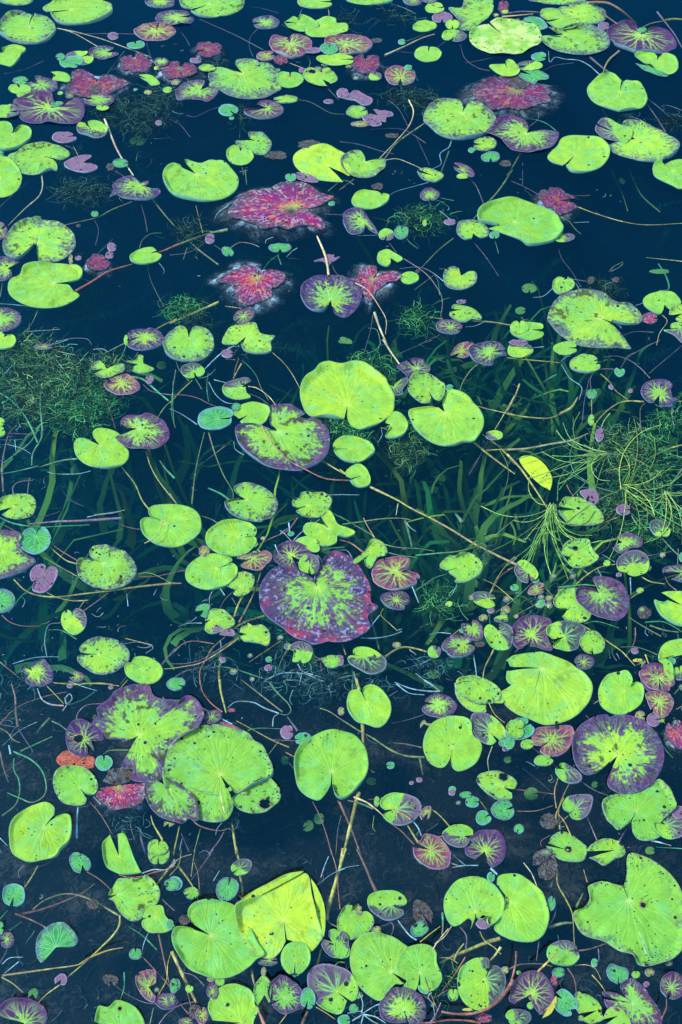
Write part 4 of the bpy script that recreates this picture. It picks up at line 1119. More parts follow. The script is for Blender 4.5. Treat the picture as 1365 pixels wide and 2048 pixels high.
L P 705 1330 : 600 1275 632 1260 660 1215 720 1215 800 1260 860 1350 860 1430 820 1470 740 1475 640 1440 580 1370 578 1310 =pink-purple pad with yellow veins left of its round purple neighbour
L E 15 250 22 30 0
Y E 248 790 40 30 0
Y E 1310 620 30 25 0
/ 18 y -3 : 130 -10 155 90
/ 18 y -3 : 178 330 182 530
/ 20 y -3 : 145 880 100 1060 30 1365
/ 10 o -4 : 0 300 150 395 250 450 400 550 520 595 660 605
/ 9 c 0 : 110 910 200 950 270 1000 340 1060
/ 7 r -1 : 400 1120 480 1180 580 1285
/ 10 y 3 : 410 1010 500 1050 550 1085
/ 11 y -2 : 520 1120 570 1200 615 1270
/ 8 b -1 : 560 1090 610 1150 640 1220
/ 7 y -1 : 635 980 730 1020 800 1080 860 1150
/ 10 r -3 : 0 950 60 1100 120 1240 165 1365
/ 9 e -1 : 60 940 150 960 260 1005
/ 5 c -1 : 1165 712 1155 620 1190 515
/ 4 y -1 : 1035 900 1100 950 1150 1020
/ 4 y 2 : 1165 180 1210 270 1285 335
/ 7 n -1 : 415 492 520 500 640 525
/ 8 b -1 : 430 20 560 70 700 90 780 90
/ 8 b -1 : 660 0 720 40 780 90
/ 6 b -1 : 440 30 540 100 660 115
/ 6 m -12 : 400 340 540 310 660 270
/ 5 m -3 : 370 135 450 85
/ 4 y -1 : 740 1222 800 1222
/ 4 r -3 : 220 935 330 920
/ 9 e -8 : 100 0 100 90
/ 8 e -2 : 225 60 260 0
/ 3 y -1 : 270 1060 260 1150 280 1180
/ 12 o -60 : 620 600 650 740
@1015 1360
G P 912 90 : 965 50 970 15 935 -50 870 -60 790 -40 730 30 710 110 730 200 800 255 880 275 960 250 1040 190 1065 110 1050 50 1010 28 970 40 =round bright pad right of the largest lower right pad
T P 120 370 : 160 345 155 315 100 310 40 330 0 380 -20 430 0 465 50 480 120 470 190 440 210 395 180 355
T E 15 510 38 45 60
L P 335 475 : 270 515 210 505 195 440 230 390 320 375 470 362 510 400 515 470 470 550 400 595 320 595 260 560 265 530 =pink-purple mottled pad below the largest lower right pad
S E 155 503 52 38 0
S E 283 633 72 42 30 3
B P 450 700 : 410 680 415 655 480 670 540 710 578 760 560 800 490 810 420 780 380 730 375 695
N^ P 855 605 : 800 640 740 700 680 740 610 745 550 690 510 600 500 500 530 410 600 340 700 290 770 280 800 300 840 285 930 285 1040 320 1130 390 1190 470 1220 580 1205 690 1150 790 1070 855 980 890 880 892 800 850 778 800 800 740 860 710 870 650 =large purple kidney pad with green veins at the lower right
S P 1000 1020 : 960 1110 870 1170 820 1130 770 1080 740 960 840 905 980 880 1100 840 1180 785 1260 860 1300 950 1310 1010 1260 1060 1190 1130 1200 1210 1120 1250 1030 1245 980 1190 970 1110 =two-lobed blotched pad below the large purple kidney pad
B P 1235 1135 : 1155 1085 1190 1045 1250 1040 1330 1070 1400 1110 1400 1200 1300 1245 1220 1235 1150 1180 1145 1130 1200 1130 =small pad overlapping the two-lobed blotched pad
W E 1335 1040 55 50 0
B P 530 1010 : 490 1040 440 1010 435 960 470 915 530 900 650 905 662 970 630 1050 570 1090 510 1085 485 1050 =two-tone grey and bright pad on three long stalks
D E 325 1100 75 58 170
T E 90 1165 38 38 240
L P 1180 0 : 1180 100 1100 70 1040 0 1035 -60 1150 -70 1250 -50 1300 30 1250 100
L P 1180 180 : 1120 240 1090 180 1080 120 1200 105 1270 130 1292 210 1240 290 1190 308 1140 270 1135 230 =small ragged pink-brown pad at the right edge
W E 1135 325 52 52 0
L E 1035 290 40 46 0
C P 1310 410 : 1360 330 1320 320 1300 370 1255 340 1240 400 1260 470 1320 530 1365 545 1450 540 1450 330 1380 320 =small red rotting pad at the right edge
S P 470 1330 : 320 1280 350 1220 420 1185 490 1205 560 1255 610 1290 620 1340 590 1410 500 1420 410 1400 360 1360 305 1300 * 475 1325 24 =speckled pad with a burnt brown corner at the bottom right
S P 840 1330 : 640 1340 620 1330 680 1270 780 1245 860 1260 915 1320 910 1370 840 1400 760 1450 700 1420 640 1390
Y E 190 885 55 48 0
Y E 683 815 24 24 0
Y E 15 620 20 26 0
Y E 1115 1330 38 30 0
U E 300 1350 55 28 0
/ 7 y -1 : 395 765 370 870 385 1000
/ 9 o -1 : 485 810 430 920 400 1020 410 1170
/ 7 y 0 : 440 920 385 1040 385 1090
/ 7 y 0 : 395 1040 450 1110 500 1225
/ 6 o -1 : 390 1130 480 1060
/ 5 r -3 : 65 855 200 870 360 890
/ 5 r -3 : 75 1025 220 1020 360 980
/ 5 m -3 : 575 795 680 860 800 905
/ 5 m -1 : 625 1070 700 1250
/ 3 m -5 : 195 525 330 630 400 690
/ 3 m -20 : 120 690 250 790 340 870
/ 6 y -1 : 670 190 710 165
/ 4 r -1 : 615 275 650 310
/ 6 e -1 : 1180 465 1240 550 1290 605
/ 5 o -3 : 1300 110 1365 40
/ 5 r -1 : 1310 980 1365 1005
/ 4 e -1 : 1160 1300 1260 1310 1365 1318
/ 8 b -1 : 1120 1255 1200 1270 1280 1290
/ 10 m -8 : 870 1265 930 1160
/ 5 r -3 : 270 1300 260 1260 330 1215
/ 4 y 0 : 1215 320 1230 340
/ 4 y 1 : 1320 230 1365 205
@0 1698
T P 110 375 : 80 445 40 420 25 370 40 310 90 278 140 280 185 310 198 370 180 425 140 450 108 445 =teal heart pad at the lower left edge
T P 645 125 : 630 192 580 170 548 110 550 60 590 32 650 45 700 85 712 135 690 170 665 165
U E 58 710 55 60 190 8
T E 0 625 36 55 0
T P 440 770 : 350 875 320 885 290 830 285 750 310 670 370 610 430 580 500 582 560 630 605 690 600 740 560 765 490 770 =half-round blue-green pad at the lower left
G P 1210 545 : 1120 545 1115 500 1150 455 1200 447 1270 450 1290 520 1330 570 1365 610 1310 650 1230 662 1160 650 1115 610 1115 565 1150 545
S P 915 360 : 850 365 880 310 920 240 980 230 1080 240 1130 215 1180 240 1240 310 1250 370 1220 435 1140 470 1110 540 1040 565 970 530 920 470 890 410 850 392 =yellow-green pad with dark patches near the bottom left
D E 730 430 48 42 0
W P 480 1020 : 435 1055 435 1010 490 975 525 1010 510 1060 475 1060
D P 860 1020 : 860 1075 810 1030 815 985 870 980 925 1010 920 1045 890 1070
L P 1160 1080 : 1220 1155 1205 1200 1150 1180 1090 1110 1062 1040 1075 980 1150 945 1215 955 1220 1050
U E 1300 1190 90 62 30
T E 1360 1075 30 60 0
U P 190 1360 : 0 1310 -30 1290 20 1220 100 1180 200 1175 290 1200 350 1250 370 1320 350 1365 290 1400 200 1420 =purple-backed pad with pale veins in the bottom left corner
G P 930 1390 : 745 1360 760 1270 780 1230 850 1240 910 1190 990 1200 1060 1240 1110 1310 1130 1380 1100 1460 950 1500 800 1480 740 1420 * 938 1250 14 =green pad cut by the bottom edge
T E 1345 285 60 48 200
S E 1237 40 85 90 270 6
T E 1060 820 50 45 90
Y P 255 1130 : 225 1160 230 1110 280 1085 300 1130 280 1170
/ 9 y -8 : 190 310 250 220 300 130
/ 10 o -4 : 260 470 350 400 480 355 600 360 740 410 860 480 930 520
/ 12 r -6 : 180 505 320 475 450 430 570 380
/ 8 r -25 : 570 380 650 340 740 270
/ 9 r -5 : 120 505 240 550 360 610
/ 10 y -3 : 20 990 200 965 400 935 560 915 640 895
/ 9 y 1 : 620 900 720 840 850 790 960 768
/ 10 y -4 : 525 1005 640 910 750 810 870 690 930 600 940 520
/ 7 y -5 : 15 1000 100 1050 180 1120
/ 6 y -2 : 300 1205 370 1130 465 1060
/ 5 b -1 : 40 970 100 920 150 880
/ 4 b -2 : 20 900 80 850 180 845
/ 6 r -3 : 680 180 780 240 870 320
/ 8 r 0 : 930 200 1000 220 1100 215 1200 185 1290 165 1365 130
/ 7 b 0 : 1110 190 1200 160 1300 160 1370 110
/ 4 b -1 : 1110 800 1130 720 1160 655
/ 6 r -2 : 1110 840 1200 930 1300 1040 1365 1130
/ 10 r -4 : 1240 660 1280 850 1310 1000 1340 1120
/ 3 m -3 : 900 1065 1000 1140 1120 1195 1210 1210
/ 7 e -2 : 1170 1365 1200 1240
/ 8 e -3 : 940 1190 970 1080 970 960
/ 5 y 0 : 1240 1130 1300 1020 1310 900 1340 800
/ 5 m -2 : 1265 390 1320 440 1365 480
/ 12 y -5 : 1220 280 1290 190 1365 80
/ 6 m -3 : 0 890 50 800 55 760
/ 6 m -2 : 1240 1365 1300 1290 1365 1250
/ 8 e -12 : 1000 600 1120 680 1230 790
/ 6 e -15 : 75 640 170 570
/ 6 e -3 : 0 550 60 480
@340 1698
G P 318 685 : 180 595 145 530 160 470 220 430 330 415 430 420 520 460 600 560 680 740 740 840 680 885 620 940 520 995 390 1018 260 1000 150 940 60 830 20 720 40 640 100 622 180 635 =big cleft bright pad tucked under the folded yellow pad
G^ P 888 570 : 905 740 860 820 800 868 720 860 640 810 570 720 530 620 518 480 640 420 820 320 940 250 1040 205 1090 240 1110 380 1140 520 1190 680 1170 740 1100 815 1040 770 960 735 915 720 =folded yellow pad at the bottom
F P 720 380 : 525 468 560 420 660 345 780 285 900 225 1000 203 1040 205 900 285 720 380
F P 1150 500 : 1100 250 1150 320 1200 440 1215 580 1205 690 1190 685 1140 520 1110 380
G^ P 980 895 : 968 985 930 990 880 930 870 850 900 780 960 745 1040 750 1085 800 1098 880 1070 950 1010 1000 980 990 =small veined leaf below the folded yellow pad
T P 455 295 : 462 225 420 230 370 280 365 350 400 405 450 412 510 370 540 300 520 250 480 230 =small teal heart-shaped pad above the big cleft bright pad
B P 540 155 : 490 185 480 140 530 90 590 82 635 105 635 150 590 200 530 208 500 195
T E 45 272 55 52 240
S E 168 348 58 46 210
U E 770 885 80 40 0
G P 560 1360 : 340 1340 300 1250 320 1170 370 1100 450 1065 530 1066 620 1100 660 1160 665 1220 695 1250 660 1330 640 1400 560 1450 400 1450 310 1400 =bright green pad cut by the bottom edge left of the mottled cluster
S P 740 1150 : 690 1235 660 1170 665 1080 720 1010 770 1030 795 1090 780 1220
V P 890 1170 : 790 1210 765 1140 790 1060 850 1005 890 995 950 1030 1010 1080 1048 1160 1030 1240 960 1280 890 1295 830 1260 800 1220 =mauve mottled pad at the bottom centre
T E 1080 1180 58 85 250
B P 1305 1120 : 1380 1190 1340 1285 1250 1280 1150 1220 1090 1120 1075 1000 1110 930 1200 903 1300 920 1390 960 1450 1030 1470 1100 1455 1170 1420 1195 =blue-rimmed green pad at the bottom centre
U E 335 1115 45 65 250 5
T E 45 1060 38 52 90
U E 130 1350 60 30 0
L E 250 1300 48 70 90
D E 200 1270 48 55 0
U E 15 1180 35 50 0
S P 1405 520 : 1420 480 1470 440 1490 490 1540 490 1585 530 1590 590 1540 660 1450 700 1380 710 1320 650 1305 570 1340 490 1380 440 1425 445 =small bright pad with a purple bud in its notch
B P 1270 735 : 1190 700 1185 760 1240 840 1330 860 1395 840 1400 760 1360 680 1290 640 1245 645 1240 690 =small two-tone pad right of the folded yellow pad
D E 120 560 45 42 0
T E 5 600 28 38 0
L E 735 960 20 35 -25
/ 14 y -5 : 520 -10 535 60 548 110
/ 12 y -8 : 550 210 565 300 565 400
/ 22 y -3 : 1375 0 1330 140 1280 320 1230 500 1225 560
/ 7 r -1 : 1255 0 1300 160 1315 330 1330 470
/ 10 y -4 : 60 130 140 230 200 330 230 430
/ 6 y -1 : 1210 540 1250 580 1310 610
/ 5 r -2 : 530 350 580 400
/ 5 y -4 : 165 220 185 80 200 0
/ 5 m -5 : 170 240 260 120 340 0
/ 6 r -3 : 190 110 220 200 235 370
/ 20 y -6 : 20 800 90 950 150 1080 210 1200
/ 8 r -3 : 110 980 140 1120 170 1240
/ 6 r -2 : 0 1060 60 1180 150 1290
/ 5 m 0 : 0 1265 100 1210 210 1190
/ 16 r 2 : 690 1260 720 1330 740 1380
/ 16 n 2 : 1075 1270 1050 1320 1030 1380
/ 5 y 3 : 910 1290 880 1330 850 1370
/ 6 m -2 : 95 960 190 990 270 1070
/ 14 y -5 : 640 950 660 1060
/ 14 y -6 : 1150 920 1180 780
/ 6 b 0 : 0 140 80 70 170 40
/ 4 b -1 : 1150 280 1230 220 1300 180 1365 155
/ 6 b -1 : 1180 220 1210 130 1240 60
/ 4 y -3 : 0 210 70 120 90 0
/ 5 y 0 : 1140 1230 1220 1280 1290 1330
/ 6 e 0 : 1290 910 1320 880 1365 885
/ 4 b -1 : 340 250 370 200 390 170
@680 1698
B P 400 440 : 465 455 520 430 510 380 450 335 380 325 290 335 230 370 215 420 240 480 290 520 350 555 420 558 490 520 490 480 440 460 =two-tone grey and bright pad above the biggest bottom pad
L E 147 485 26 36 0
L E 290 645 36 32 0
D P 640 500 : 700 620 640 590 590 560 570 500 575 430 610 402 680 430 720 500 720 590 =ash grey dead pad at the bottom
T P 635 625 : 665 590 630 570 570 600 553 650 580 690 640 685 690 640 680 605
G P 1055 500 : 1055 540 1020 625 1030 560 990 545 940 590 880 600 830 530 812 430 830 350 900 260 980 222 1070 218 1160 250 1230 310 1280 400 1275 490 1230 570 1170 605 1150 570 1160 530 1110 560 1070 545 =bright pad nibbled along its lower edge
G_ P 1325 410 : 1225 280 1235 220 1290 198 1380 195 1450 230 1560 330 1610 430 1630 540 1600 650 1540 710 1460 728 1340 710 1240 660 1205 610 1270 530 1290 440 1290 380 =oval bright pad behind the nibbled pad
T E 1178 225 30 38 60
G P 405 970 : 500 1060 430 1070 380 1120 320 1190 230 1150 140 1060 90 940 80 840 110 740 190 680 310 668 410 690 490 740 540 790 520 900 515 1030 =biggest bright pad at the bottom centre
G P 622 980 : 610 1070 580 1115 500 1080 520 1030 450 970 455 880 500 800 560 765 640 757 710 775 750 820 755 900 795 1000 780 1060 730 1110 660 1115 630 1090 =pad with a blue-tinged curled lip overlapping the biggest bottom pad
F P 650 1090 : 615 1070 612 1100 640 1130 680 1140 695 1110 660 1090
V P 498 1265 : 520 1360 420 1365 340 1340 305 1240 350 1150 400 1095 490 1085 580 1120 650 1190 670 1270 640 1360 540 1375 =dark green-veined pad at the bottom below the biggest bottom pad
B P 1130 1020 : 1165 930 1160 860 1100 848 1020 870 940 940 920 1040 935 1140 990 1220 1080 1258 1180 1240 1260 1160 1295 1060 1285 970 1240 920 1200 910 1165 950 =round purple-rimmed pad above the red stalk
T E 35 1340 48 42 0
S E 885 1140 42 48 90
B E 1350 1305 52 45 0
C E 1130 1320 62 34 0
B E 15 760 55 105 120 6
W E 1120 590 55 40 0
L E 1290 950 28 28 0
E E 1000 1255 45 10 0
/ 16 n -2 : 135 0 200 140 250 260 290 340
/ 20 y -6 : 30 0 5 130
/ 8 b -1 : 450 550 500 620 550 680 600 710
/ 6 c 1 : 870 600 820 680 760 730 725 790
/ 5 c 1 : 850 620 780 700 740 740
/ 7 y 0 : 630 725 710 660 785 605
/ 11 e -1 : 800 670 805 590 800 500
/ 10 y -2 : 890 860 920 800 970 740
/ 20 y -8 : 780 890 900 830 1000 790 1150 730 1250 700
/ 5 y -1 : 770 850 850 850 920 890
/ 8 n 0 : 800 1110 880 1000 980 845
/ 16 r 1 : 790 1270 900 1285 1050 1280 1180 1230 1280 1140 1350 1020
/ 10 r 0 : 560 1360 700 1355 850 1335 1000 1340 1100 1360
/ 6 n 6 : 668 1000 690 1070 720 1150 760 1250
/ 12 y -2 : 1165 875 1210 830 1255 770
/ 5 b 0 : 740 1330 730 1220 690 1150 720 1120
/ 10 m 1 : 700 1365 750 1290 790 1200
/ 8 r -1 : 600 1125 680 1160 740 1220
/ 8 n -1 : 760 1150 820 1110 840 1100
/ 6 m -1 : 940 610 990 680 985 780
/ 6 y -2 : 1095 640 1130 710 1210 770 1260 820
/ 6 b -1 : 880 145 970 130 1080 128
/ 6 c -1 : 870 110 930 130
/ 14 b -10 : 1180 150 1230 200
/ 8 b -8 : 860 20 910 70 980 130
/ 5 b 0 : 60 1280 180 1270 170 1365
/ 7 b 0 : 180 1290 100 1340
/ 7 b 0 : 180 1290 250 1340 300 1365
/ 6 b 0 : 170 1280 180 1200 150 1120
/ 6 b 0 : 180 1280 260 1230 310 1210
/ 6 b 0 : 190 1290 280 1310 360 1360
/ 4 b -1 : 0 160 70 140 150 130
/ 8 m -3 : 400 680 420 600 380 560
@1015 1698
S P 940 405 : 900 310 830 285 740 262 640 290 630 330 640 400 600 470 520 505 530 590 600 680 760 730 870 800 970 850 1010 930 1090 945 1200 910 1300 860 1370 770 1400 600 1390 440 1340 300 1270 200 1160 110 1060 60 960 40 930 90 930 200 905 300 * 1055 445 20 =huge ragged pad in the bottom right corner
T E 345 425 30 58 60
D P 290 100 : 240 130 200 120 210 40 240 15 280 40 340 20 385 110 380 190 320 240 260 225 235 160
B P 465 805 : 540 790 560 850 510 905 430 915 350 890 310 830 320 770 390 725 470 718 530 750 545 785 =two-tone pad pierced by a brown twig at the bottom right
U P 185 1140 : 60 1215 15 1190 20 1120 70 1020 150 965 250 965 320 1030 360 1130 350 1220 290 1290 250 1290 200 1230 180 1180 =dark slate purple pad at the bottom right
T P 865 990 : 860 1055 800 1020 775 950 810 900 870 920 930 935 945 990 920 1040 870 1050
U P 1280 1090 : 1240 1160 1195 1100 1205 1010 1270 970 1340 975 1390 1040 1370 1130 1310 1172 1260 1168 =round purple pad at the bottom of the right edge
V P 970 1210 : 760 1160 745 1120 850 1130 930 1180 900 1130 880 1070 960 1020 1040 1080 1110 1160 1170 1240 1200 1320 1190 1400 1100 1420 980 1400 860 1300 780 1240 750 1180 =large dark veined pad at the bottom right corner
T P 430 1180 : 380 1130 430 1105 490 1135 540 1200 545 1250 490 1260 500 1300 450 1312 390 1280 365 1230 370 1160
S P 700 1265 : 560 1290 525 1230 530 1160 600 1135 660 1160 715 1210 735 1290 740 1340 650 1370 570 1340
B E 85 1320 98 65 200
S P 860 1310 : 740 1340 780 1260 840 1240 920 1290 960 1380 850 1400 760 1380
E P 310 1260 : 240 1310 330 1230 375 1160 380 1210 340 1290 270 1330
T E 680 890 25 32 0
T E 400 965 52 38 0
C E 365 1030 28 42 0
/ 11 y 8 : 240 960 310 890 395 800
/ 8 y -1 : 385 160 395 280 460 400 510 520 525 740
/ 6 y -2 : 595 160 625 260
/ 8 n -1 : 555 795 650 780 770 740
/ 8 e -2 : 340 300 360 230
/ 6 c -1 : 130 110 190 190 235 300
/ 16 o -8 : 325 610 430 580 510 575
/ 8 n -2 : 0 945 100 900 260 895 350 915
/ 4 y -2 : 520 905 620 905 690 940 730 1020
/ 6 r -2 : 470 930 520 1010 540 1130
/ 8 n 1 : 1240 1170 1240 1240 1200 1330
/ 10 r 1 : 70 800 65 900 40 1010 0 1100
/ 4 m -1 : 710 780 715 840 710 890
/ 5 n 2 : 1040 420 1060 380 1095 360
/ 5 b 1 : 1030 650 1060 740 1085 820
/ 6 m -4 : 225 870 250 710
/ 4 b -1 : 270 360 340 400
/ 5 y -1 : 660 985 730 1060 770 1120
/ 6 m -3 : 380 450 370 520 330 590
/ 12 o -20 : 540 450 590 350
@0 0
U_ E 4221 4667 24 19 46
T_ E 4407 4660 35 28 113
T_ E 4015 4585 32 25 134
L_ E 4319 4916 33 27 139
W_ E 4275 4715 29 23 44
U_ E 4319 4497 24 19 91
S_ E 4215 4716 36 28 153
L_ E 4387 4607 31 24 260
B_ E 4287 4741 22 17 82
T_ E 4229 4710 33 26 23
G_ E 3504 4715 27 21 241
T_ E 4176 4527 30 23 211
U_ E 4468 4499 25 19 182
U_ E 3954 4675 29 23 165
V_ E 3940 4817 21 16 315
L_ E 3946 4761 36 28 235
L_ E 4030 4811 17 14 345
U_ E 3926 4793 22 17 333
T_ E 3615 4917 29 23 150
L_ E 3680 4663 22 17 195
W_ E 3833 4765 28 22 22
L_ E 3772 4822 33 26 292
U_ E 5341 5530 25 20 58
G_ E 5107 5249 19 16 76
W_ E 4955 5080 28 23 18
W_ E 5173 5386 32 26 333
W_ E 5203 5209 21 17 251
W_ E 5189 5271 21 17 110
U_ E 5040 5226 21 17 269
U_ E 5092 5357 34 28 166
V_ E 5325 5362 28 23 206
T_ E 5236 5163 34 28 253
V_ E 5034 5869 36 30 84
G_ E 5038 5948 33 28 161
G_ E 5154 5614 30 25 137
L_ E 5060 5891 26 22 321
U_ E 5095 5735 35 29 137
G_ E 5093 5729 19 16 237
U_ E 4968 5674 35 30 1
L_ E 5122 5852 29 24 59
U_ E 2348 7859 24 22 281
V_ E 3381 7837 19 18 169
S_ E 2880 7652 32 30 225
B_ E 2803 7765 28 27 287
W_ E 2984 7665 19 17 40
W_ E 2768 7648 16 15 38
L_ E 3032 7821 24 22 198
T_ E 2763 7869 36 34 39
S_ E 3024 7847 35 33 222
G_ E 2348 7835 25 24 100
T_ E 2308 7597 26 24 285
U_ E 3014 7927 19 18 167
T_ E 4056 7764 27 26 86
B_ E 4512 7764 27 26 307
L_ E 4188 7765 21 20 182
T_ E 4311 7820 34 32 346
B_ E 4821 7828 27 26 290
V_ E 4113 7938 32 31 316
W_ E 4158 7779 32 30 338
G_ E 4143 7845 29 27 318
V_ E 4533 7942 24 22 179
G_ E 4048 7588 17 16 91
T_ E 4171 7840 19 18 309
W_ E 4914 7790 33 31 50
V_ E 5010 4758 26 21 39
G_ E 4907 4234 18 14 245
G_ E 4735 4395 29 22 155
U_ E 5047 4431 34 27 250
W_ E 4829 4486 21 16 275
W_ E 4435 4265 35 27 259
W_ E 4595 4753 22 17 301
S_ E 4994 4609 27 21 314
T_ E 2272 4166 24 18 79
G_ E 1977 4244 36 28 177
L_ E 2055 4202 18 13 247
T_ E 2259 4463 35 27 76
T_ E 2247 4235 18 14 83
S_ E 1986 4325 29 22 134
U_ E 547 749 32 19 16
G_ E 473 729 21 13 147
U_ E 160 657 19 11 335
T_ E 294 766 31 18 286
U_ E 380 746 34 20 257
S_ E 265 775 22 13 34
S_ E 301 780 35 20 200
U_ E 216 723 24 14 198
G_ E 1656 660 22 13 9
T_ E 1060 702 17 10 311
B_ E 1231 539 27 16 272
G_ E 1309 705 37 22 357
V_ E 906 679 33 20 96
L_ E 1373 646 35 20 331
G_ E 1265 522 31 18 108
L_ E 1157 724 30 17 244
U_ E 2484 540 33 19 161
V_ E 2727 516 31 18 165
T_ E 2165 550 23 13 90
V_ E 2537 505 27 16 127
V_ E 2778 611 23 13 70
S_ E 2551 552 37 21 0
T_ E 3913 171 21 12 17
U_ E 4039 161 20 11 176
V_ E 3870 120 24 13 206
S_ E 3963 166 37 20 260
W_ E 3757 224 33 18 164
L_ E 1650 7629 35 32 169
W_ E 1643 7462 29 27 164
T_ E 1638 7509 22 20 15
G_ E 1480 7715 30 28 67
U_ E 1546 7526 36 33 317
G_ E 1719 7658 36 33 110
W_ E 1766 7500 18 17 4
U_ E 1227 7723 19 18 265
L_ E 5069 7586 36 34 290
G_ E 4961 7604 32 29 91
U_ E 5219 7506 32 29 346
W_ E 5041 7680 23 21 310
U_ E 5260 7302 19 17 25
T_ E 5363 7550 30 28 344
B_ E 2250 5044 30 24 53
V_ E 2189 4976 24 19 279
W_ E 1743 5151 25 20 18
U_ E 1953 5116 19 15 151
V_ E 1972 5300 20 16 346
U_ E 1826 5240 31 25 97
T_ E 2100 5146 27 22 13
W_ E 2095 5214 30 25 277
W_ E 3272 6085 22 19 83
W_ E 3528 6189 26 22 2
W_ E 3211 6109 16 14 108
T_ E 3530 6162 28 24 246
V_ E 3577 6263 17 15 123
T_ E 3047 5972 31 26 195
T_ E 3667 5837 19 16 68
W_ E 3947 5842 25 21 276
G_ E 3843 5729 23 19 278
V_ E 3801 5669 23 19 171
V_ E 3935 5767 19 16 100
G_ E 3636 5778 17 14 304
'''
K = 350/1365.0
STEM_COL = dict(c=(.31,.25,.12), o=(.10,.12,.03), y=(.22,.19,.03), m=(.085,.06,.08), r=(.14,.055,.035), b=(.13,.23,.24), e=(.025,.14,.045), n=(.08,.05,.03))
pads, stems = [], []
ox = oy = 0.0
for line in CAT.strip().splitlines():
    line = line.strip()
    if not line or line[0] == '#': continue
    if line[0] == '@':
        ox, oy = map(float, line[1:].split()); continue
    line, _, name = line.partition(' =')
    if line[0] == '/':
        h, _, pt = line[1:].partition(':'); w, c, z = h.split()
        q = np.array(list(map(float, pt.split()))).reshape(-1, 2)*K + [ox, oy]
        stems.append(dict(w=float(w)*K*1.72, c=c, z=float(z), p=q)); continue
    line, _, hole = line.partition('*')
    up = 0
    if line[1] in '^_': up = 1 if line[1] == '^' else -1; line = line[0] + line[2:]
    tk = line.split(None, 2); ty, form, rest = tk
    d = dict(ty=ty, name=name.strip() or None, up=up)
    if hole: h = list(map(float, hole.split())); d['hole'] = (h[0]*K+ox, h[1]*K+oy, h[2]*K)
    if form == 'P':
        a, _, b = rest.partition(':')
        ap = np.array(list(map(float, a.split())))*K + [ox, oy]
        out = np.array(list(map(float, b.split()))).reshape(-1, 2)*K + [ox, oy]
        d['traced'] = True
    else:
        v = list(map(float, rest.split())); cx, cy, rx, ry, na = v[:5]
        gap = v[5] if len(v) > 5 and v[5] > 0 else 9; rot = v[6] if len(v) > 6 else 0
        if ty in 'D': gap = 1
        th = np.radians(np.linspace(na + gap, na + 360 - gap, 26))
        rr = 1 - .16*np.exp(-((np.degrees(th)-na)/22)**2) - .16*np.exp(-((na+360-np.degrees(th))/22)**2)
        rr *= 1 + .05*(vnoise(th*1.3 + cx, th*0 + cy)-.5)*2
        X = rx*rr*np.cos(th); Y = -ry*rr*np.sin(th)
        c, s = math.cos(R(-rot)), math.sin(R(-rot))
        out = np.stack([cx + X*c - Y*s, cy + X*s + Y*c], 1)*K + [ox, oy]
        ap = np.array([cx + .12*rx*math.cos(R(na)), cy - .12*ry*math.sin(R(na))])*K + [ox, oy]
        d['traced'] = False
    if ty == 'Q': out = np.vstack([out, out[:1]])
    d['ap'], d['out'] = ap, out
    poly = np.vstack([ap, out]); x, y = poly.T
    d['area'] = abs(np.dot(x, np.roll(y, -1)) - np.dot(y, np.roll(x, -1)))/2
    d['c'] = out.mean(0); d['box'] = (out[:, 0].min(), out[:, 1].min(), out[:, 0].max(), out[:, 1].max())
    if ty == 'F': pads[-1].setdefault('flaps', []).append(d); continue
    pads.append(d)

def inside(poly, pts):
    x, y = pts[:, 0], pts[:, 1]; c = np.zeros(len(pts), bool); n = len(poly)
    for i in range(n):
        x1, y1 = poly[i]; x2, y2 = poly[(i+1) % n]
        if y1 == y2: continue
        k = ((y1 > y) != (y2 > y)) & (x < (x2-x1)*(y-y1)/(y2-y1) + x1); c ^= k
    return c
# drop duplicates drawn on two tiles
keep = []
for d in pads:
    dup = False
    for e in keep:
        if abs(d['c'][0]-e['c'][0]) + abs(d['c'][1]-e['c'][1]) < .25*math.sqrt(min(d['area'], e['area'])) and .4 < d['area']/max(e['area'],1) < 2.5 and not (d['traced'] and e['traced']): dup = True
    if d['box'][2] < -4 or d['box'][0] > W0+4 or d['box'][3] < -4 or d['box'][1] > H0+4: dup = True
    if not dup: keep.append(d)
pads = keep
# stacking order where pads overlap: small over large unless marked
order = sorted(range(len(pads)), key=lambda i: (pads[i]['up'], -pads[i]['area']))
done = []
for i in order:
    d = pads[i]; lay = 0
    for j in done:
        e = pads[j]; a, b = d['box'], e['box']
        if a[0] < b[2] and b[0] < a[2] and a[1] < b[3] and b[1] < a[3]:
            pa = np.vstack([d['ap'], d['out']]); pb = np.vstack([e['ap'], e['out']])
            if inside(pa, pb).any() or inside(pb, pa).any(): lay = max(lay, e['lay'] + 1)
    d['lay'] = lay; done.append(i)

LEAF_K = .56
# ------------------------------------------------------------------ leaf colours (the leaf's own pigments)
BRIGHT = (.345, .58, .04); BRIGHT2 = (.21, .50, .06); LIMEV = (.55, .70, .16)
PURPLE = (.050, .008, .115); PURP2 = (.10, .014, .11); GREYP = (.055, .07, .085)
TEAL = (.03, .27, .09); PINK = (.30, .035, .13); CRIM = (.42, .012, .06); ORANGE = (.80, .26, .05); ASH = (.20, .26, .30)
MAUVE = (.20, .12, .20)

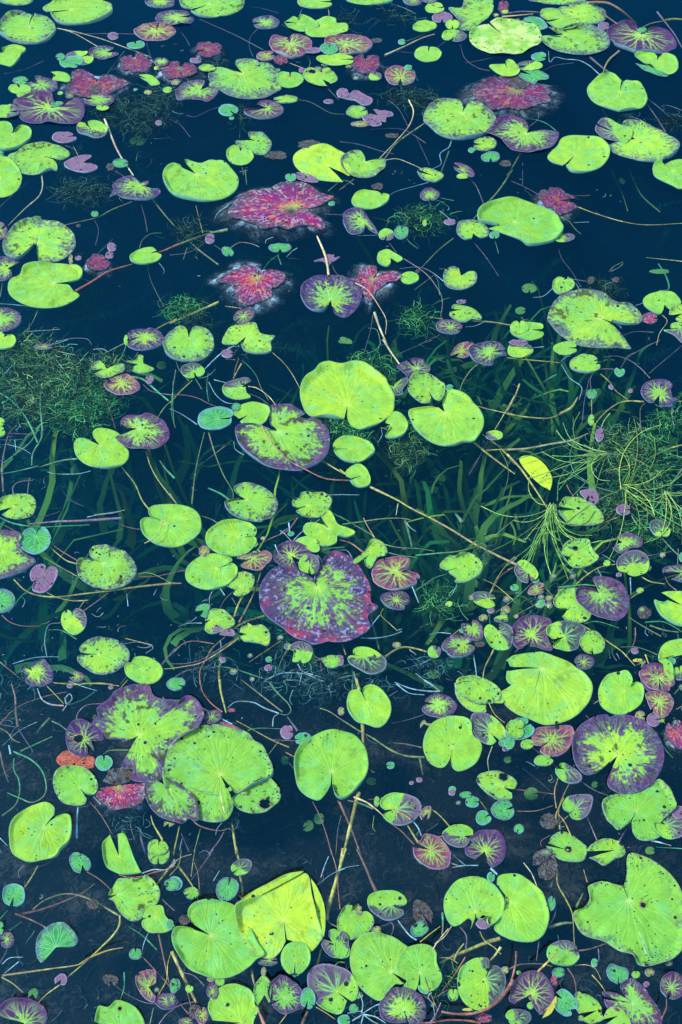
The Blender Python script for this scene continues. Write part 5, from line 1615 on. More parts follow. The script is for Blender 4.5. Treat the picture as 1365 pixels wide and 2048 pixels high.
def vein_dist(A, t, n, rng, sweep):
    """distance (in leaf radii) to the nearest vein of a forking fan"""
    base = (np.arange(n)+.5)/n*sweep + rng.normal(0, .06, n)*sweep/n*2
    best = np.full(A.shape, 9.0)
    w = sweep/n
    t1, t2, t3 = .28, .52, .74
    for b in base:
        wob = .05*np.sin(t*7 + b*9)
        for s1 in (-1, 1):
            for s2 in (-1, 1):
                for s3 in (-1, 1):
                    a = b + wob + s1*w*.25*sst(t1-.05, .9, t)*1.1 + s2*w*.125*sst(t2, 1.0, t)*1.2 + s3*w*.07*sst(t3, 1.05, t)
                    dd = np.abs(A - a)*t
                    best = np.minimum(best, dd)
    return best

def leaf_arrays(d, seed):
    rng = np.random.default_rng(seed)
    ap, out, ty = d['ap'], d['out'], d['ty']
    rad_px = math.sqrt(d['area']/math.pi)
    per = np.linalg.norm(np.diff(out, axis=0), axis=1).sum()
    M = int(np.clip(per/1.35, 24, 520)); N = int(np.clip(rad_px/1.35, 6, 80))
    O = spline(out, M)
    # irregular edge
    u = np.linspace(0, 1, M)
    amp = {'G': .006, 'S': .010, 'M': .012, 'N': .014, 'T': .008, 'B': .01, 'V': .018, 'U': .014, 'W': .03, 'L': .03, 'R': .09, 'C': .045, 'A': .02, 'D': .07, 'Z': .01, 'Y': .01, 'Q': .004, 'E': .04}.get(ty, .015)
    if not d['traced']: amp = amp*1.4 + .012
    jit = 1 + amp*(fbm(u*14 + seed, u*0 + 3.3, 4) - .5)*4
    if ty in 'MSNVUAL' and rng.random() < .6:   # nibbled bits of the rim
        for _ in range(rng.integers(1, 4)):
            c = rng.random(); jit -= .05*rng.random()*np.exp(-((u-c)/(.012 + .01*rng.random()))**2)
    O = ap + (O - ap)*jit[:, None]
    t = np.linspace(0, 1, N+1)[1:]**.92
    P = ap + t[:, None, None]*(O - ap)[None]          # N x M x 2 photo pixels
    T = np.broadcast_to(t[:, None], (N, M)).copy()
    # true angles on the water plane
    s = mpp(*np.clip(d['c'], [-50, -50], [1400, 2100]))
    w0 = unproj(ap[0], ap[1]); wo = unproj(O[:, 0], O[:, 1])
    dv = wo - w0; ang = np.unwrap(np.arctan2(dv[:, 1], dv[:, 0])); A1 = np.abs(ang - ang[0]); sweep = max(A1.max(), 1.0)
    A = np.broadcast_to(A1[None], (N, M))
    Rm = rad_px*s                                       # radius in metres
    W = unproj(P[..., 0], P[..., 1])
    X, Y = (W[..., 0]-w0[0])/Rm, (W[..., 1]-w0[1])/Rm
    nv = int(np.clip(8 + rad_px/7, 8, 20))
    dm = vein_dist(A, T, nv, rng, sweep)
    vein = np.exp(-(dm/.014)**2)*(1-.5*T)
    vw = np.exp(-(dm/(.012 + .028*(1-T)))**2)
    sx, sy = rng.random(2)*90
    nA = fbm(A*4.5 + sx, T*1.5 + sy, 4)                # broad streaks
    nB = fbm(A*26 + sx, T*5 + sy, 3)                   # fine radial streaks
    nC = fbm(X*3 + sx, Y*3 + sy, 4)                    # blotches
    nD = fbm(X*9 + sy, Y*9 + sx, 4)
    nE = fbm(X*1.1 + sy, Y*1.1 + sx, 2)
    nF = fbm(X*15 + sx, Y*15 + sy, 3)
    vl = np.exp(-(dm/max(.012, .75/rad_px))**2)*np.clip(nA*2.6-.35, 0, 1)*(.6 if ty in 'VU' else 1)
    hue = rng.random()
    warm = sst(250, 900, d['c'][1])*.0
    g1 = np.array(BRIGHT)*(0.9 + .2*rng.random()); g2 = np.array(BRIGHT2)*(0.9 + .2*rng.random())
    green = mixc(g1, g2, np.clip(.25 + .9*(nE-.5)*1.6 + .35*T + .3*(hue-.5), 0, 1))
    low = float(sst(1350, 1600, d['c'][1])); cool = np.clip(rng.random()*.55 + .30*low, 0, .8)*(0 if d['name'] and (d['name'].startswith(('folded yellow', 'yellow round')) or 'largest plain' in d['name'] or 'largest bright' in d['name']) else 1)
    if d['name'] and d['name'].startswith(('folded yellow', 'yellow round')) and ty == 'G': green = mixc(green, (.46, .62, .03), .5)
    green = mixc(green, (.13, .42, .055), cool); green = mixc(green, (.15, .50, .14), np.clip((nC-.50)*2.4, 0, .5))
    green = mixc(green, LIMEV, vein*(.10 + .12*(hue > .6)) + .5*np.exp(-(T/.07)**2))
    green *= (0.93 + .14*nB)[..., None]
    spk = np.zeros_like(T)
    rim = np.array((.10, .30, .20))
    C = green
    def purple_mask(thr, kv=.32, ks=.5, kb=.45, soft=.16):
        q = T - thr + ks*.8*(nA-.5) + kb*.7*(nB-.5) + .5*(nD-.5) + .75*(nF-.5)
        q = q - .22*vw*sst(1.0, .5, T)*kv*2
        return sst(-soft, soft, q)*(1 - min(1, kv*1.7)*vl*sst(1.02, .62, T + .5*(nC-.5)))
    if ty == 'G':
        m = sst(.96, 1.0, T + .03*(nB-.5)); C = mixc(C, (.12, .30, .12), m*.5)
        spk = .012 + .03*(nC > .62)
    elif ty == 'S':
        m = purple_mask(1.06, .15, .35, .5); C = mixc(C, (.12, .13, .14), m*.8)
        C = mixc(C, (.08, .22, .06), sst(.6, 1, T)*sst(.5, .62, nD)*.5)
        spk = .03 + .38*sst(.55, 1.0, T)*sst(.40, .6, nC)
        C = mixc(C, (.28, .16, .24), sst(.975, .995, T)*.35)
    elif ty == 'M':
        m = purple_mask(.86, .24, .6, .6); C = mixc(C, mixc(PURPLE, (.10, .16, .17), nD), m*.88)
        spk = .03 + .25*sst(.5, 1.0, T)*sst(.42, .6, nC)
        C = mixc(C, (.16, .09, .26), sst(.975, .995, T)*.4)
    elif ty in 'NA':
        m = purple_mask((.56 if 'large purple' in (d['name'] or '') else .38 if 'dark purple' in (d['name'] or '') else .70) if ty == 'N' else .47, .20, .42, .45)
        if ty == 'A':
            m = np.maximum(m, sst(.46, .56, .45*nF + .35*nB + .2*nD)*.95*sst(.05, .35, T)); m = np.maximum(m, sst(.60, .78, T + .5*(nF-.5) + .3*(nA-.5))*.95)
            side = sst(.1, .9, -X*.7 + .35*Y + .9*(nC-.5)+.15); m = np.maximum(m, side*sst(.45, .6, T + .5*(nD-.5)))
        pc = mixc(PURPLE, PURP2, sst(.4, .65, nC)); pc = mixc(pc, (.13, .14, .24), sst(.55, .7, nF)*.5)
        C = mixc(C, pc, m*.95)
        if ty == 'A': C = mixc(C, (.32, .05, .10), sst(.80, .95, T)*sst(.50, .62, nC)*.9); C = mixc(C, (.33, .34, .45), sst(.66, .72, nF)*sst(.5, .7, T)*.6)
        spk = .04 + .12*sst(.5, 1.0, T)*sst(.42, .6, nC)
        C = mixc(C, (.16, .09, .26), sst(.975, .995, T)*.4)
    elif ty == 'V':
        m = purple_mask(.47 + .16*(hue-.5), .50, .5, .6, .15)
        pc = mixc(PURPLE, PURP2, sst(.4, .65, nC)*(hue > .4)); C = mixc(C, pc, m*.96)
        spk = .05*np.ones_like(T)
        C = mixc(C, (.16, .09, .26), sst(.975, .995, T)*.4); C = mixc(C, (.35, .33, .45), sst(.70, .76, nF)*.5)
    elif ty == 'U':
        m = purple_mask(.20 + .1*(hue-.5), .55, .4, .5, .16)
        pc = mixc(PURPLE, PURP2, np.clip(hue + nC - .5, 0, 1)); C = mixc(C, pc, m*.97)
        C = mixc(C, (.38, .50, .16), vein*.35*sst(1, .2, T)); C = mixc(C, (.16, .09, .26), sst(.975, .995, T)*.4)
        spk = .04*np.ones_like(T)
    elif ty == 'W':
        pc = mixc(MAUVE, (.16, .14, .22), nC); C = mixc(pc, (.30, .28, .20), vw*.35*sst(1, .1, T)); C = mixc(C, (.40, .36, .48), sst(.92, .99, T)*.6)
        C = mixc(C, (.30, .06, .12), sst(.56, .66, nD)*.7); spk = .10 + .1*nC
    elif ty == 'L':
        m = purple_mask(.30, .55, .5, .6, .18); pc = mixc((.21, .018, .12), (.10, .02, .11), sst(.35, .65, nC)); C = mixc(C, pc, m*.95)
        C = mixc(C, (.52, .46, .14), vein*.6*sst(1, .2, T)); C = mixc(C, (.42, .24, .36), sst(.95, .99, T)*.7)
        C = mixc(C, (.34, .05, .09), sst(.58, .68, nD)*.5); spk = .07*np.ones_like(T)
    elif ty == 'T':
        C = mixc(TEAL, (.08, .38, .08), np.clip(nE*1.2 - .1 + .3*(hue-.5), 0, 1)); C = mixc(C, (.26, .62, .22), vein*.75)
        C = mixc(C, (.10, .30, .34), sst(.72, 1, T + .4*(nA-.5))*.75); C = mixc(C, (.26, .42, .45), sst(.95, .99, T)*.4); spk = .05*np.ones_like(T)
        if hue > .55: C = mixc(C, GREYP, purple_mask(.82, .35)*.7)
    elif ty == 'B':
        a0 = rng.random()*6.283; q = math.cos(a0)*X + math.sin(a0)*Y - .05 + .45*(nC-.5) + .25*(nD-.5)
        m = sst(-.03, .05, q); gp = mixc(GREYP, (.13, .08, .15), np.clip(hue*1.5-.3 + (nC-.5), 0, 1)*.8)
        gp = mixc(gp, (.20, .50, .12), np.clip(vw*1.0*sst(1.0, .35, T), 0, 1)); gp = mixc(gp, (.22, .26, .30), sst(.90, 1, T)*.6)
        C = mixc(C, gp, m); spk = .06 + .06*nC
    elif ty in 'CR':
        rs = .5*nB + .3*nA + .2*nF
        C = mixc((.34, .012, .08), (.20, .02, .13), sst(.36, .56, nC)); C = mixc(C, (.10, .02, .12), sst(.44, .58, rs)*.8)
        C = mixc(C, (.60, .22, .32), sst(.52, .66, nF*.5 + nB*.5)*.6)
        C = mixc(C, (.80, .24, .03), np.clip(sst(.56, .64, fbm(X*4+sy, Y*4, 3))*sst(.45, .6, rs)*.7 + vl*.35*sst(.7, .2, T), 0, 1))
        C = mixc(C, (.055, .07, .08), sst(.62, .80, T*.55 + nD*.5 + .25*(nF-.5))*.9); C = mixc(C, ASH, sst(.60, .72, nF*.7 + .3*nA)*.7)
        if hue < .4: C = mixc(C, (.25, .5, .1), np.exp(-(T/.18)**2)*.7)
        C = mixc(C, (.42, .28, .34), sst(.56, .68, .6*nB + .4*nF)*sst(.2, .8, T)*.8)
        if ty == 'R': C = C*.62 + np.array((.012, .008, .02))
        if d['name'] and 'crimson' in d['name']: C = mixc(C, (.035, .045, .04), np.exp(-(((X+.15)**2+(Y+.22)**2)/.03)))
        spk = .12 + .1*nC
        if d['name'] and 'orange' in d['name'] and 'salmon' in d['name']: C = mixc((.42, .09, .08), (.48, .20, .08), sst(.35, .65, nD)); C = mixc(C, (.30, .04, .06), np.clip(vl + sst(.55,.7,nF)*.5, 0, 1)*.6)
    elif ty == 'D':
        C = mixc((.03, .035, .04), (.14, .16, .16), sst(.42, .66, .5*nD + .5*nB)); C = mixc(C, (.10, .07, .035), sst(.55, .65, nC)*.7); spk = .3*np.ones_like(T)
    elif ty == 'Z':
        C = mixc(C, (.62, .64, .22), sst(.42, .62, nC)*.7); C = mixc(C, (.30, .55, .20), sst(.55, .66, nD)*.5); spk = .06 + .2*sst(.6, 1, T)
    elif ty == 'Y':
        C = mixc((.10, .30, .07), (.24, .34, .05), nC); spk = .03*np.ones_like(T)
    elif ty == 'Q':
        C = mixc((.80, .80, .02), (.66, .78, .02), nC); C = C*(1 - .25*vein[..., None]); spk = .05*np.ones_like(T)
    elif ty == 'E':
        C = mixc((.40, .55, .06), (.60, .40, .06), nC); spk = .05*np.ones_like(T)
    if ty in 'SMNVAG' and hue > .45:
        nG = fbm(X*5 + sy + 7, Y*5 + sx + 3, 4); C = mixc(C, (.055, .06, .025) if hue < .8 else (.10, .065, .025), sst(.68, .74, nG + .10*(T-.6))*(.25 if ty == 'G' else .85))
    C = np.clip(C*LEAF_K*(1.1 if ty == 'Q' else 1), .002, .95)
    # height: gentle waves, rim a little raised
    lift = .0018 + .0014*d['lay']
    amp = min(.08*Rm, .0045)
    Z = lift + amp*(fbm(X*1.3 + sx, Y*1.3 + sy, 2)-.5)*sst(0, .5, T)*1.6 + amp*.30*(fbm(A*3+sx, T*0+sy, 3)-.5)*sst(.5, 1, T)*3
    curl = sst(.86, 1, T)*amp*np.maximum(fbm(A*1.2+sy, T*0+sx, 2)-.42, 0)*6
    Z = lift + (Z - lift)*(1 - .8*sst(.8, 1, T))
    Z = np.maximum(Z + curl, lift*.6)
    if ty in 'YQ': Z = Z*0 - (.045 if ty == 'Y' else .02) - .012*rng.random()*3*(ty == 'Y')
    if ty in 'DRC' : Z = np.maximum(Z*.5 + .003*(nF-.5), .0006)
    W = unproj(P[..., 0], P[..., 1], 0 if ty not in 'YQ' else float(Z.mean())); W[..., 2] = Z
    return W, C, spk*np.ones_like(T), vein, T, O, N, M, Rm, lift

def grid_faces(N, M, off=1):
    i = (np.arange(N-1)[:, None]*M + np.arange(M-1)[None]).ravel() + off
    return np.stack([i, i+M, i+M+1, i+1], 1)

def pad_mesh(d, seed):
    W, C, S, Vn, T, O, N, M, Rm, lift = leaf_arrays(d, seed)
    ty = d['ty']
    apw = unproj(d['ap'][0], d['ap'][1], float(W[0, 0, 2]) if ty in 'YQ' else 0.0); apw[2] = W[0, :, 2].mean()
    # edge skirt: the leaf's thickness, curving down to the water
    rim = W[-1].copy(); dirv = rim - apw; dirv[:, 2] = 0; ln = np.linalg.norm(dirv, axis=1, keepdims=True)+1e-9; dirv /= ln
    th = .0016
    e1 = rim + dirv*.0003; e1[:, 2] -= .0004
    e2 = rim + dirv*.0004; e2[:, 2] = (np.minimum(rim[:, 2]-th, .0002) if d['lay'] == 0 else rim[:, 2]-.0011) if ty not in 'YQ' else rim[:, 2]-.001
    V = np.vstack([apw[None], W.reshape(-1, 3), e1, e2])
    edge = mixc(C[-1], (.10, .28, .28), .5)  # cyan mixed in paints the sky's glint along the wet waterline
    if ty in 'DYCR': edge = C[-1]*.6
    Ca = np.vstack([C[0].mean(0)[None], C.reshape(-1, 3), edge, edge*.5])
    z = np.zeros(M)
    Sa = np.concatenate([[0], S.ravel(), z, z]); Va = np.concatenate([[1], Vn.ravel(), z, z])
    F = grid_faces(N+2, M)
    # centre fan as degenerate-free quads is not possible: use triangles merged in a second pass
    if 'hole' in d:
        hx, hy, hr = d['hole']; c = unproj(hx, hy)
        s = mpp(hx, hy)*hr
        fc = V[F].mean(1); rr = np.hypot(fc[:, 0]-c[0], fc[:, 1]-c[1])
        aa = np.arctan2(fc[:, 1]-c[1], fc[:, 0]-c[0])
        keepf = rr > s*(1 + .35*(vnoise(aa*2+9, aa*0)-.5)); F = F[keepf]
        if ty in 'SGUMVB':
            dist = np.hypot(V[:, 0]-c[0], V[:, 1]-c[1]); Ca = mixc(Ca, (.10, .07, .05), np.exp(-((dist-s)/(.16*s+.0012))**2)*.8)
    tri = np.stack([np.zeros(M-1, int), np.arange(1, M), np.arange(2, M+1), np.arange(2, M+1)], 1)
    return V, F, tri[:, :3], Ca, Sa, Va, apw, O

def add_leaf(name, d, seed, parent, loc):
    V, F, tri, Ca, Sa, Va, apw, O = pad_mesh(d, seed)
    me = bpy.data.meshes.new(name)
    V = V - np.asarray(loc)
    nq, ntr = len(F), len(tri)
    me.vertices.add(len(V)); me.vertices.foreach_set('co', V.ravel().astype(np.float32))
    me.loops.add(nq*4 + ntr*3); me.loops.foreach_set('vertex_index', np.concatenate([F.ravel(), tri.ravel()]).astype(np.int32))
    me.polygons.add(nq+ntr); me.polygons.foreach_set('loop_start', np.concatenate([np.arange(nq)*4, nq*4 + np.arange(ntr)*3]).astype(np.int32))
    me.update(calc_edges=True); me.polygons.foreach_set('use_smooth', np.ones(nq+ntr, bool))
    a = me.attributes.new('Col', 'FLOAT_COLOR', 'POINT'); a.data.foreach_set('color', np.concatenate([Ca, np.ones((len(Ca), 1))], 1).ravel().astype(np.float32))
    for n_, v_ in (('speck', Sa), ('vein', Va)):
        a = me.attributes.new(n_, 'FLOAT', 'POINT'); a.data.foreach_set('value', v_.astype(np.float32))
    # make every face look up
    me.materials.append(LEAF)
    if len(me.polygons) and me.polygons[len(me.polygons)//2].normal.z < 0: me.flip_normals()
    o = bpy.data.objects.new(name, me); link(o, parent)
    return o

def tube_arrays(Q, rad, sides=6):
    """Q (n,3) centreline, rad (n,) radii"""
    n = len(Q); T = np.gradient(Q, axis=0); T /= np.linalg.norm(T, axis=1, keepdims=True)+1e-9
    up = np.array([0, 0, 1.0]); S = np.cross(T, up); S /= np.linalg.norm(S, axis=1, keepdims=True)+1e-9; U = np.cross(S, T)
    a = np.linspace(0, 2*math.pi, sides, endpoint=False)
    V = Q[:, None] + rad[:, None, None]*(np.cos(a)[None, :, None]*S[:, None] + np.sin(a)[None, :, None]*U[:, None])
    i = np.arange(n-1)[:, None]*sides; j = np.arange(sides)[None]; k = (j+1) % sides
    F = np.stack([i+j, i+k, i+sides+k, i+sides+j], -1).reshape(-1, 4)
    return V.reshape(-1, 3), F

def stem_arrays(s, seed):
    rng = np.random.default_rng(seed); p = s['p']
    L = np.linalg.norm(np.diff(p, axis=0), axis=1).sum(); n = int(np.clip(L/5, 6, 70))
    q = spline(p, n); u = np.linspace(0, 1, n)
    q = q + 1.2*np.stack([vnoise(u*L/45+seed, u*0), vnoise(u*L/45, u*0+seed)], 1) - .6
    z0 = s['z']*.001
    if s['z'] >= 1: z = np.full(n, .012 + z0)
    elif s['z'] == 0: z = np.full(n, .0030) + .002*(vnoise(u*3+seed, u*0)-.5)
    else: z = z0*1.3 - .001 + (z0*.8)*np.sin(u*math.pi)*(L > 60)
    if s['z'] >= 14: z = .004 + .045*np.sin(u*math.pi)*(s['z']/22)   # arches out of the water
    Q = unproj(q[:, 0], q[:, 1], z)
    rad = np.array([mpp(x, y) for x, y in q])*s['w']*.5
    rad *= (1 - .45*u if rng.random() < .5 else .55 + .45*u)*(.9 + .25*vnoise(u*L/12+seed, u*0))
    V, F = tube_arrays(Q, rad, 7 if s['w'] > 4 else 5)
    m = len(V)//n; uu = np.repeat(u, m)
    c = np.array(STEM_COL[s['c']])
    C = mixc(np.tile(c*(.8+.4*rng.random()), (len(V), 1)), mixc(c*.45, (.30, .14, .09), rng.random()*np.ones(len(V))*.6), sst(.42, .7, fbm(uu*L/30+seed, uu*0+1.7, 3))*.8)
    C = mixc(C, np.clip(c*1.7+.04, 0, .7), sst(.58, .8, fbm(uu*L/18+seed+5, uu*0+7.7, 2))*.6)
    return V, F, C

def fringe(d, seed, parent, loc):
    rng = np.random.default_rng(seed+999)
    O = spline(d['out'], 120); c = (d['box'][0]+d['box'][2])/2, (d['box'][1]+d['box'][3])/2; c = np.array(c)
    O = np.vstack([O, spline(np.vstack([O[-1], d['ap'], O[0]]), 10)[1:-1]])
    n = len(O); u = np.arange(n)/n*2*math.pi
    k = (1.28 if 'crimson' in (d['name'] or '') else 1.42) * (1 + .22*(fbm(np.cos(u)*1.6+seed, np.sin(u)*1.6+3, 3)-.5)*2)
    NR = 16; t = np.linspace(.05, 1, NR)
    # blend the outline towards a rounder shape
    hw = (d['box'][2]-d['box'][0])/2; hh = (d['box'][3]-d['box'][1])/2; an = np.arctan2((O[:, 1]-c[1])/hh, (O[:, 0]-c[0])/hw)
    E = c + np.stack([hw*np.cos(an), hh*np.sin(an)], 1); B = (O*.45 + E*.55 - c)*k[:, None] + c
    P = c + t[:, None, None]*(B-c)[None]
    TT = np.repeat(t, n); P = P.reshape(-1, 2)
    W = unproj(P[:, 0], P[:, 1], -.0015)
    dn = fbm(W[:, 0]*60, W[:, 1]*60, 4); W[:, 2] = -.0015 - .012*sst(.6, 1, TT) + .004*(dn-.5)
    W[:, 2] = np.minimum(W[:, 2], .0012)
    C = mixc((.010, .014, .018), (.12, .155, .18), sst(.46, .72, dn)); C = mixc(C, (.05, .05, .035), sst(.5, .7, fbm(W[:, 0]*25, W[:, 1]*25, 3))*.5); C = C*(1.6 - 1.35*sst(.62, .92, TT))[:, None]
    cov = np.clip(1.0 - 1.1*sst(.86, 1.0, TT), 0, 1)*(1 - .35*sst(.5, .9, TT))
    i = np.arange(NR-1)[:, None]*n; j = np.arange(n)[None]; kk = (j+1) % n
    F = np.stack([i+j, i+kk, i+n+kk, i+n+j], -1).reshape(-1, 4)
    o = make_mesh('algae_fringe', W - np.asarray(loc), F, FRINGE, parent, dict(Col=C, cover=cov))
    return o

# ------------------------------------------------------------------ descriptions
LOOK = {'G': 'bright green pad', 'S': 'dark-speckled green pad', 'M': 'purple-mottled green pad', 'N': 'purple-rimmed pad', 'V': 'purple pad with green veins',
        'U': 'dark purple pad', 'W': 'mauve withered pad', 'T': 'teal green pad', 'B': 'grey and green pad', 'L': 'pink-purple pad', 'C': 'red decayed pad',
        'R': 'ragged red decayed pad', 'D': 'grey dead leaf', 'Y': 'sunken green leaf', 'Z': 'blotchy pad', 'A': 'mottled pad', 'E': 'yellow leaf scrap', 'Q': 'yellow leaf'}
GROUP = {'G': 'plain bright green lily pads', 'S': 'dark-speckled lily pads', 'M': 'purple-mottled lily pads', 'N': 'broad purple-rimmed lily pads', 'V': 'purple lily pads with green veins',
         'U': 'dark purple lily pads', 'W': 'mauve withered lily pads', 'T': 'teal lily pads', 'B': 'two-tone grey and green lily pads', 'L': 'pink-purple lily pads',
         'C': 'red decayed lily pads', 'R': 'red decayed lily pads', 'D': 'dead grey leaves', 'Y': 'sunken leaves', 'E': 'yellow leaf scraps'}
for d in pads:
    dia = math.sqrt(d['area'])
    d['size'] = 'tiny' if dia < 24 else 'small' if dia < 44 else 'medium' if dia < 80 else 'large'
    d['look'] = d['size'] + ' ' + LOOK[d['ty']]
marks = [d for d in pads if d['name'] and len(d['name'].split()) <= 8 and 0 < d['c'][0] < W0 and 0 < d['c'][1] < H0]
OCT = ['right of', 'above and right of', 'above', 'above and left of', 'left of', 'below and left of', 'below', 'below and right of']
def octant(a, m):
    v = a - m; return int(round(math.degrees(math.atan2(-v[1], v[0]))/45)) % 8
def place_label(items):
    used = set()
    for d in items:
        if d['name']: d['label'] = d['name']; used.add(d['name']); continue
        best = None
        for m in sorted(marks, key=lambda m: np.linalg.norm(m['c']-d['c'])):
            o = octant(d['c'], m['c']); dist = np.linalg.norm(d['c']-m['c'])
            rivals = [e for e in items if e is not d and e['look'] == d['look'] and octant(e['c'], m['c']) == o and np.linalg.norm(e['c']-m['c']) <= dist and not e['name']]
            for rank, word in ((0, 'nearest'), (1, 'second nearest'), (2, 'third nearest')):
                if len(rivals) == rank:
                    lab = f"{d['look']}, {word} one {OCT[o]} the {m['name']}"
                    if len(lab.split()) <= 16 and lab not in used and (best is None or rank < best[0]): best = (rank, lab)
            if best and best[0] == 0: break
        if best is None: best = (9, d['look'] + ' floating near the middle of the pond')
        d['label'] = best[1]; used.add(best[1])

# which pads become things of their own: the 300 that show largest
def shown(d):
    x0, y0, x1, y1 = d['box']; f = max(0, min(x1, W0)-max(x0, 0))*max(0, min(y1, H0)-max(y0, 0))/max((x1-x0)*(y1-y0), 1)
    return d['area']*f
floaters = [d for d in pads if d['ty'] not in 'DYEQ' and shown(d) > 0]
floaters.sort(key=lambda d: -shown(d))
single, rest = floaters[:300], floaters[300:]
others = [d for d in pads if d['ty'] in 'DYEQ' and shown(d) > 0]
place_label(single); place_label(others)

# stalks that end at a pad belong to it
def stem_owner(s):
    best = None
    for e in (s['p'][0], s['p'][-1]):
        for d in single:
            b = d['box']
            if b[0]-9 < e[0] < b[2]+9 and b[1]-9 < e[1] < b[3]+9:
                dd = np.abs(np.linalg.norm(np.vstack([d['out'], d['ap']]) - e, axis=1)).min()
                if inside(np.vstack([d['ap'], d['out']]), e[None])[0]: dd = 0
                if dd < 9 and (best is None or dd < best[0]): best = (dd, d)
    return best[1] if best else None
free = []
for s in stems:
    d = stem_owner(s)
    if d is not None and len(d.setdefault('stems', [])) < 3 and s['c'] in 'comrynb' and s['w'] > 1.2: d['stems'].append(s)
    else: free.append(s)

# ------------------------------------------------------------------ build the pads
NAME = {'D': 'dead_leaf', 'Y': 'sunken_leaf', 'Q': 'sunken_leaf', 'E': 'leaf_scrap'}
for i, d in enumerate(single + others):
    nm = NAME.get(d['ty'], 'lily_pad'); loc = unproj(d['ap'][0], d['ap'][1]); seed = 100 + i*7
    extra = d.get('stems') or d.get('flaps') or d['ty'] in 'CR'
    if extra:
        root = empty(nm, loc); add_leaf('leaf_blade', d, seed, root, loc)
        for k, s in enumerate(d.get('stems', [])):
            V, F, C = stem_arrays(s, seed+k+1); make_mesh('stalk', V - loc, F, STALK, root, dict(Col=C))
        if d['ty'] in 'CR' and d['area'] > 700 and 'salmon' not in (d['name'] or ''): fringe(d, seed, root, loc)
        for f in d.get('flaps', []):
            f['lay'] = d['lay'] + (1 if 'folded' in d['name'] else 0); f['traced'] = True; f['ty'] = 'G' if 'folded yellow' in d['name'] else 'T'; f['name'] = 'folded yellow' if f['ty'] == 'G' else None
            fo = add_leaf('folded_edge', f, seed+3, root, loc); fo['label'] = 'curled-over edge showing the other side of the leaf'
    else:
        root = add_leaf(nm, d, seed, None, loc); root.location = loc
    tag(root, d['label'], {'D': 'dead leaf', 'Y': 'sunken leaf', 'Q': 'sunken leaf', 'E': 'leaf scrap'}.get(d['ty'], 'lily pad'), GROUP.get(d['ty'], 'lily pads on the pond'))
# the remaining tiny pads as one object
if rest:
    Vs, Fs, Ts, Cs, Ss, Ns = [], [], [], [], [], []; off = 0
    for i, d in enumerate(rest):
        V, F, tri, Ca, Sa, Va, apw, O = pad_mesh(d, 9000+i*3)
        tq = np.concatenate([tri, tri[:, 2:3]], 1)
        Vs.append(V); Fs.append(F+off); Ts.append(tri+off); Cs.append(Ca); Ss.append(Sa); Ns.append(Va); off += len(V)
    V = np.vstack(Vs); F = np.vstack(Fs); tri = np.vstack(Ts)
    me = bpy.data.meshes.new('tiny_lily_pads'); nq, ntr = len(F), len(tri)
    me.vertices.add(len(V)); me.vertices.foreach_set('co', V.ravel().astype(np.float32))
    me.loops.add(nq*4+ntr*3); me.loops.foreach_set('vertex_index', np.concatenate([F.ravel(), tri.ravel()]).astype(np.int32))
    me.polygons.add(nq+ntr); me.polygons.foreach_set('loop_start', np.concatenate([np.arange(nq)*4, nq*4+np.arange(ntr)*3]).astype(np.int32))
    me.update(calc_edges=True); me.polygons.foreach_set('use_smooth', np.ones(nq+ntr, bool))
    a = me.attributes.new('Col', 'FLOAT_COLOR', 'POINT'); Ca = np.vstack(Cs); a.data.foreach_set('color', np.concatenate([Ca, np.ones((len(Ca), 1))], 1).ravel().astype(np.float32))
    for n_, v_ in (('speck', np.concatenate(Ss)), ('vein', np.concatenate(Ns))):
        a = me.attributes.new(n_, 'FLOAT', 'POINT'); a.data.foreach_set('value', v_.astype(np.float32))
    me.materials.append(LEAF)
    o = link(bpy.data.objects.new('tiny_lily_pads', me)); tag(o, 'the tiniest lily pads strewn between the larger ones', 'tiny lily pads', kind='stuff')

# ------------------------------------------------------------------ loose stalks
SC = {'c': 'cream', 'o': 'olive', 'y': 'yellowish', 'm': 'mauve-grey', 'r': 'reddish brown', 'b': 'pale blue-grey', 'e': 'green', 'n': 'brown'}
bigs = [s for s in free if s['w'] > 2.9]; small = [s for s in free if s['w'] <= 2.9]
for s in bigs:
    L = np.linalg.norm(np.diff(s['p'], axis=0), axis=1).sum(); s['c_'] = s['p'].mean(0)
    s['what'] = 'grass blade' if s['c'] == 'e' else 'stalk'
    s['look'] = f"{'thick' if s['w'] > 4.6 else 'thin'} {SC[s['c']]} {s['what']}"
fake = [dict(c=s['c_'], look=s['look'], name=None, s=s) for s in bigs]
place_label(fake)
for i, fdict in enumerate(fake):
    s = fdict['s']; loc = unproj(*s['p'][0]); V, F, C = stem_arrays(s, 5000+i)
    o = make_mesh('loose_grass_blade' if s['c'] == 'e' else 'loose_stalk', V, F, STALK, None, dict(Col=C), origin=loc)  # green ones are single grass blades, the others stalks
    tag(o, fdict['label'], s['what'], 'grass blades in the pond' if s['c'] == 'e' else 'loose stalks drifting among the pads')
def join_tubes(name, items, mat, label, cat):
    Vs, Fs, Cs = [], [], []; off = 0
    for V, F, C in items:
        Vs.append(V); Fs.append(F+off); Cs.append(C); off += len(V)
    o = make_mesh(name, np.vstack(Vs), np.vstack(Fs), mat, None, dict(Col=np.vstack(Cs))); tag(o, label, cat, kind='stuff'); return o
join_tubes('drifting_threads', [stem_arrays(s, 7000+i) for i, s in enumerate(small)], STALK, 'fine stalks and rootlets drifting between the pads', 'plant threads')

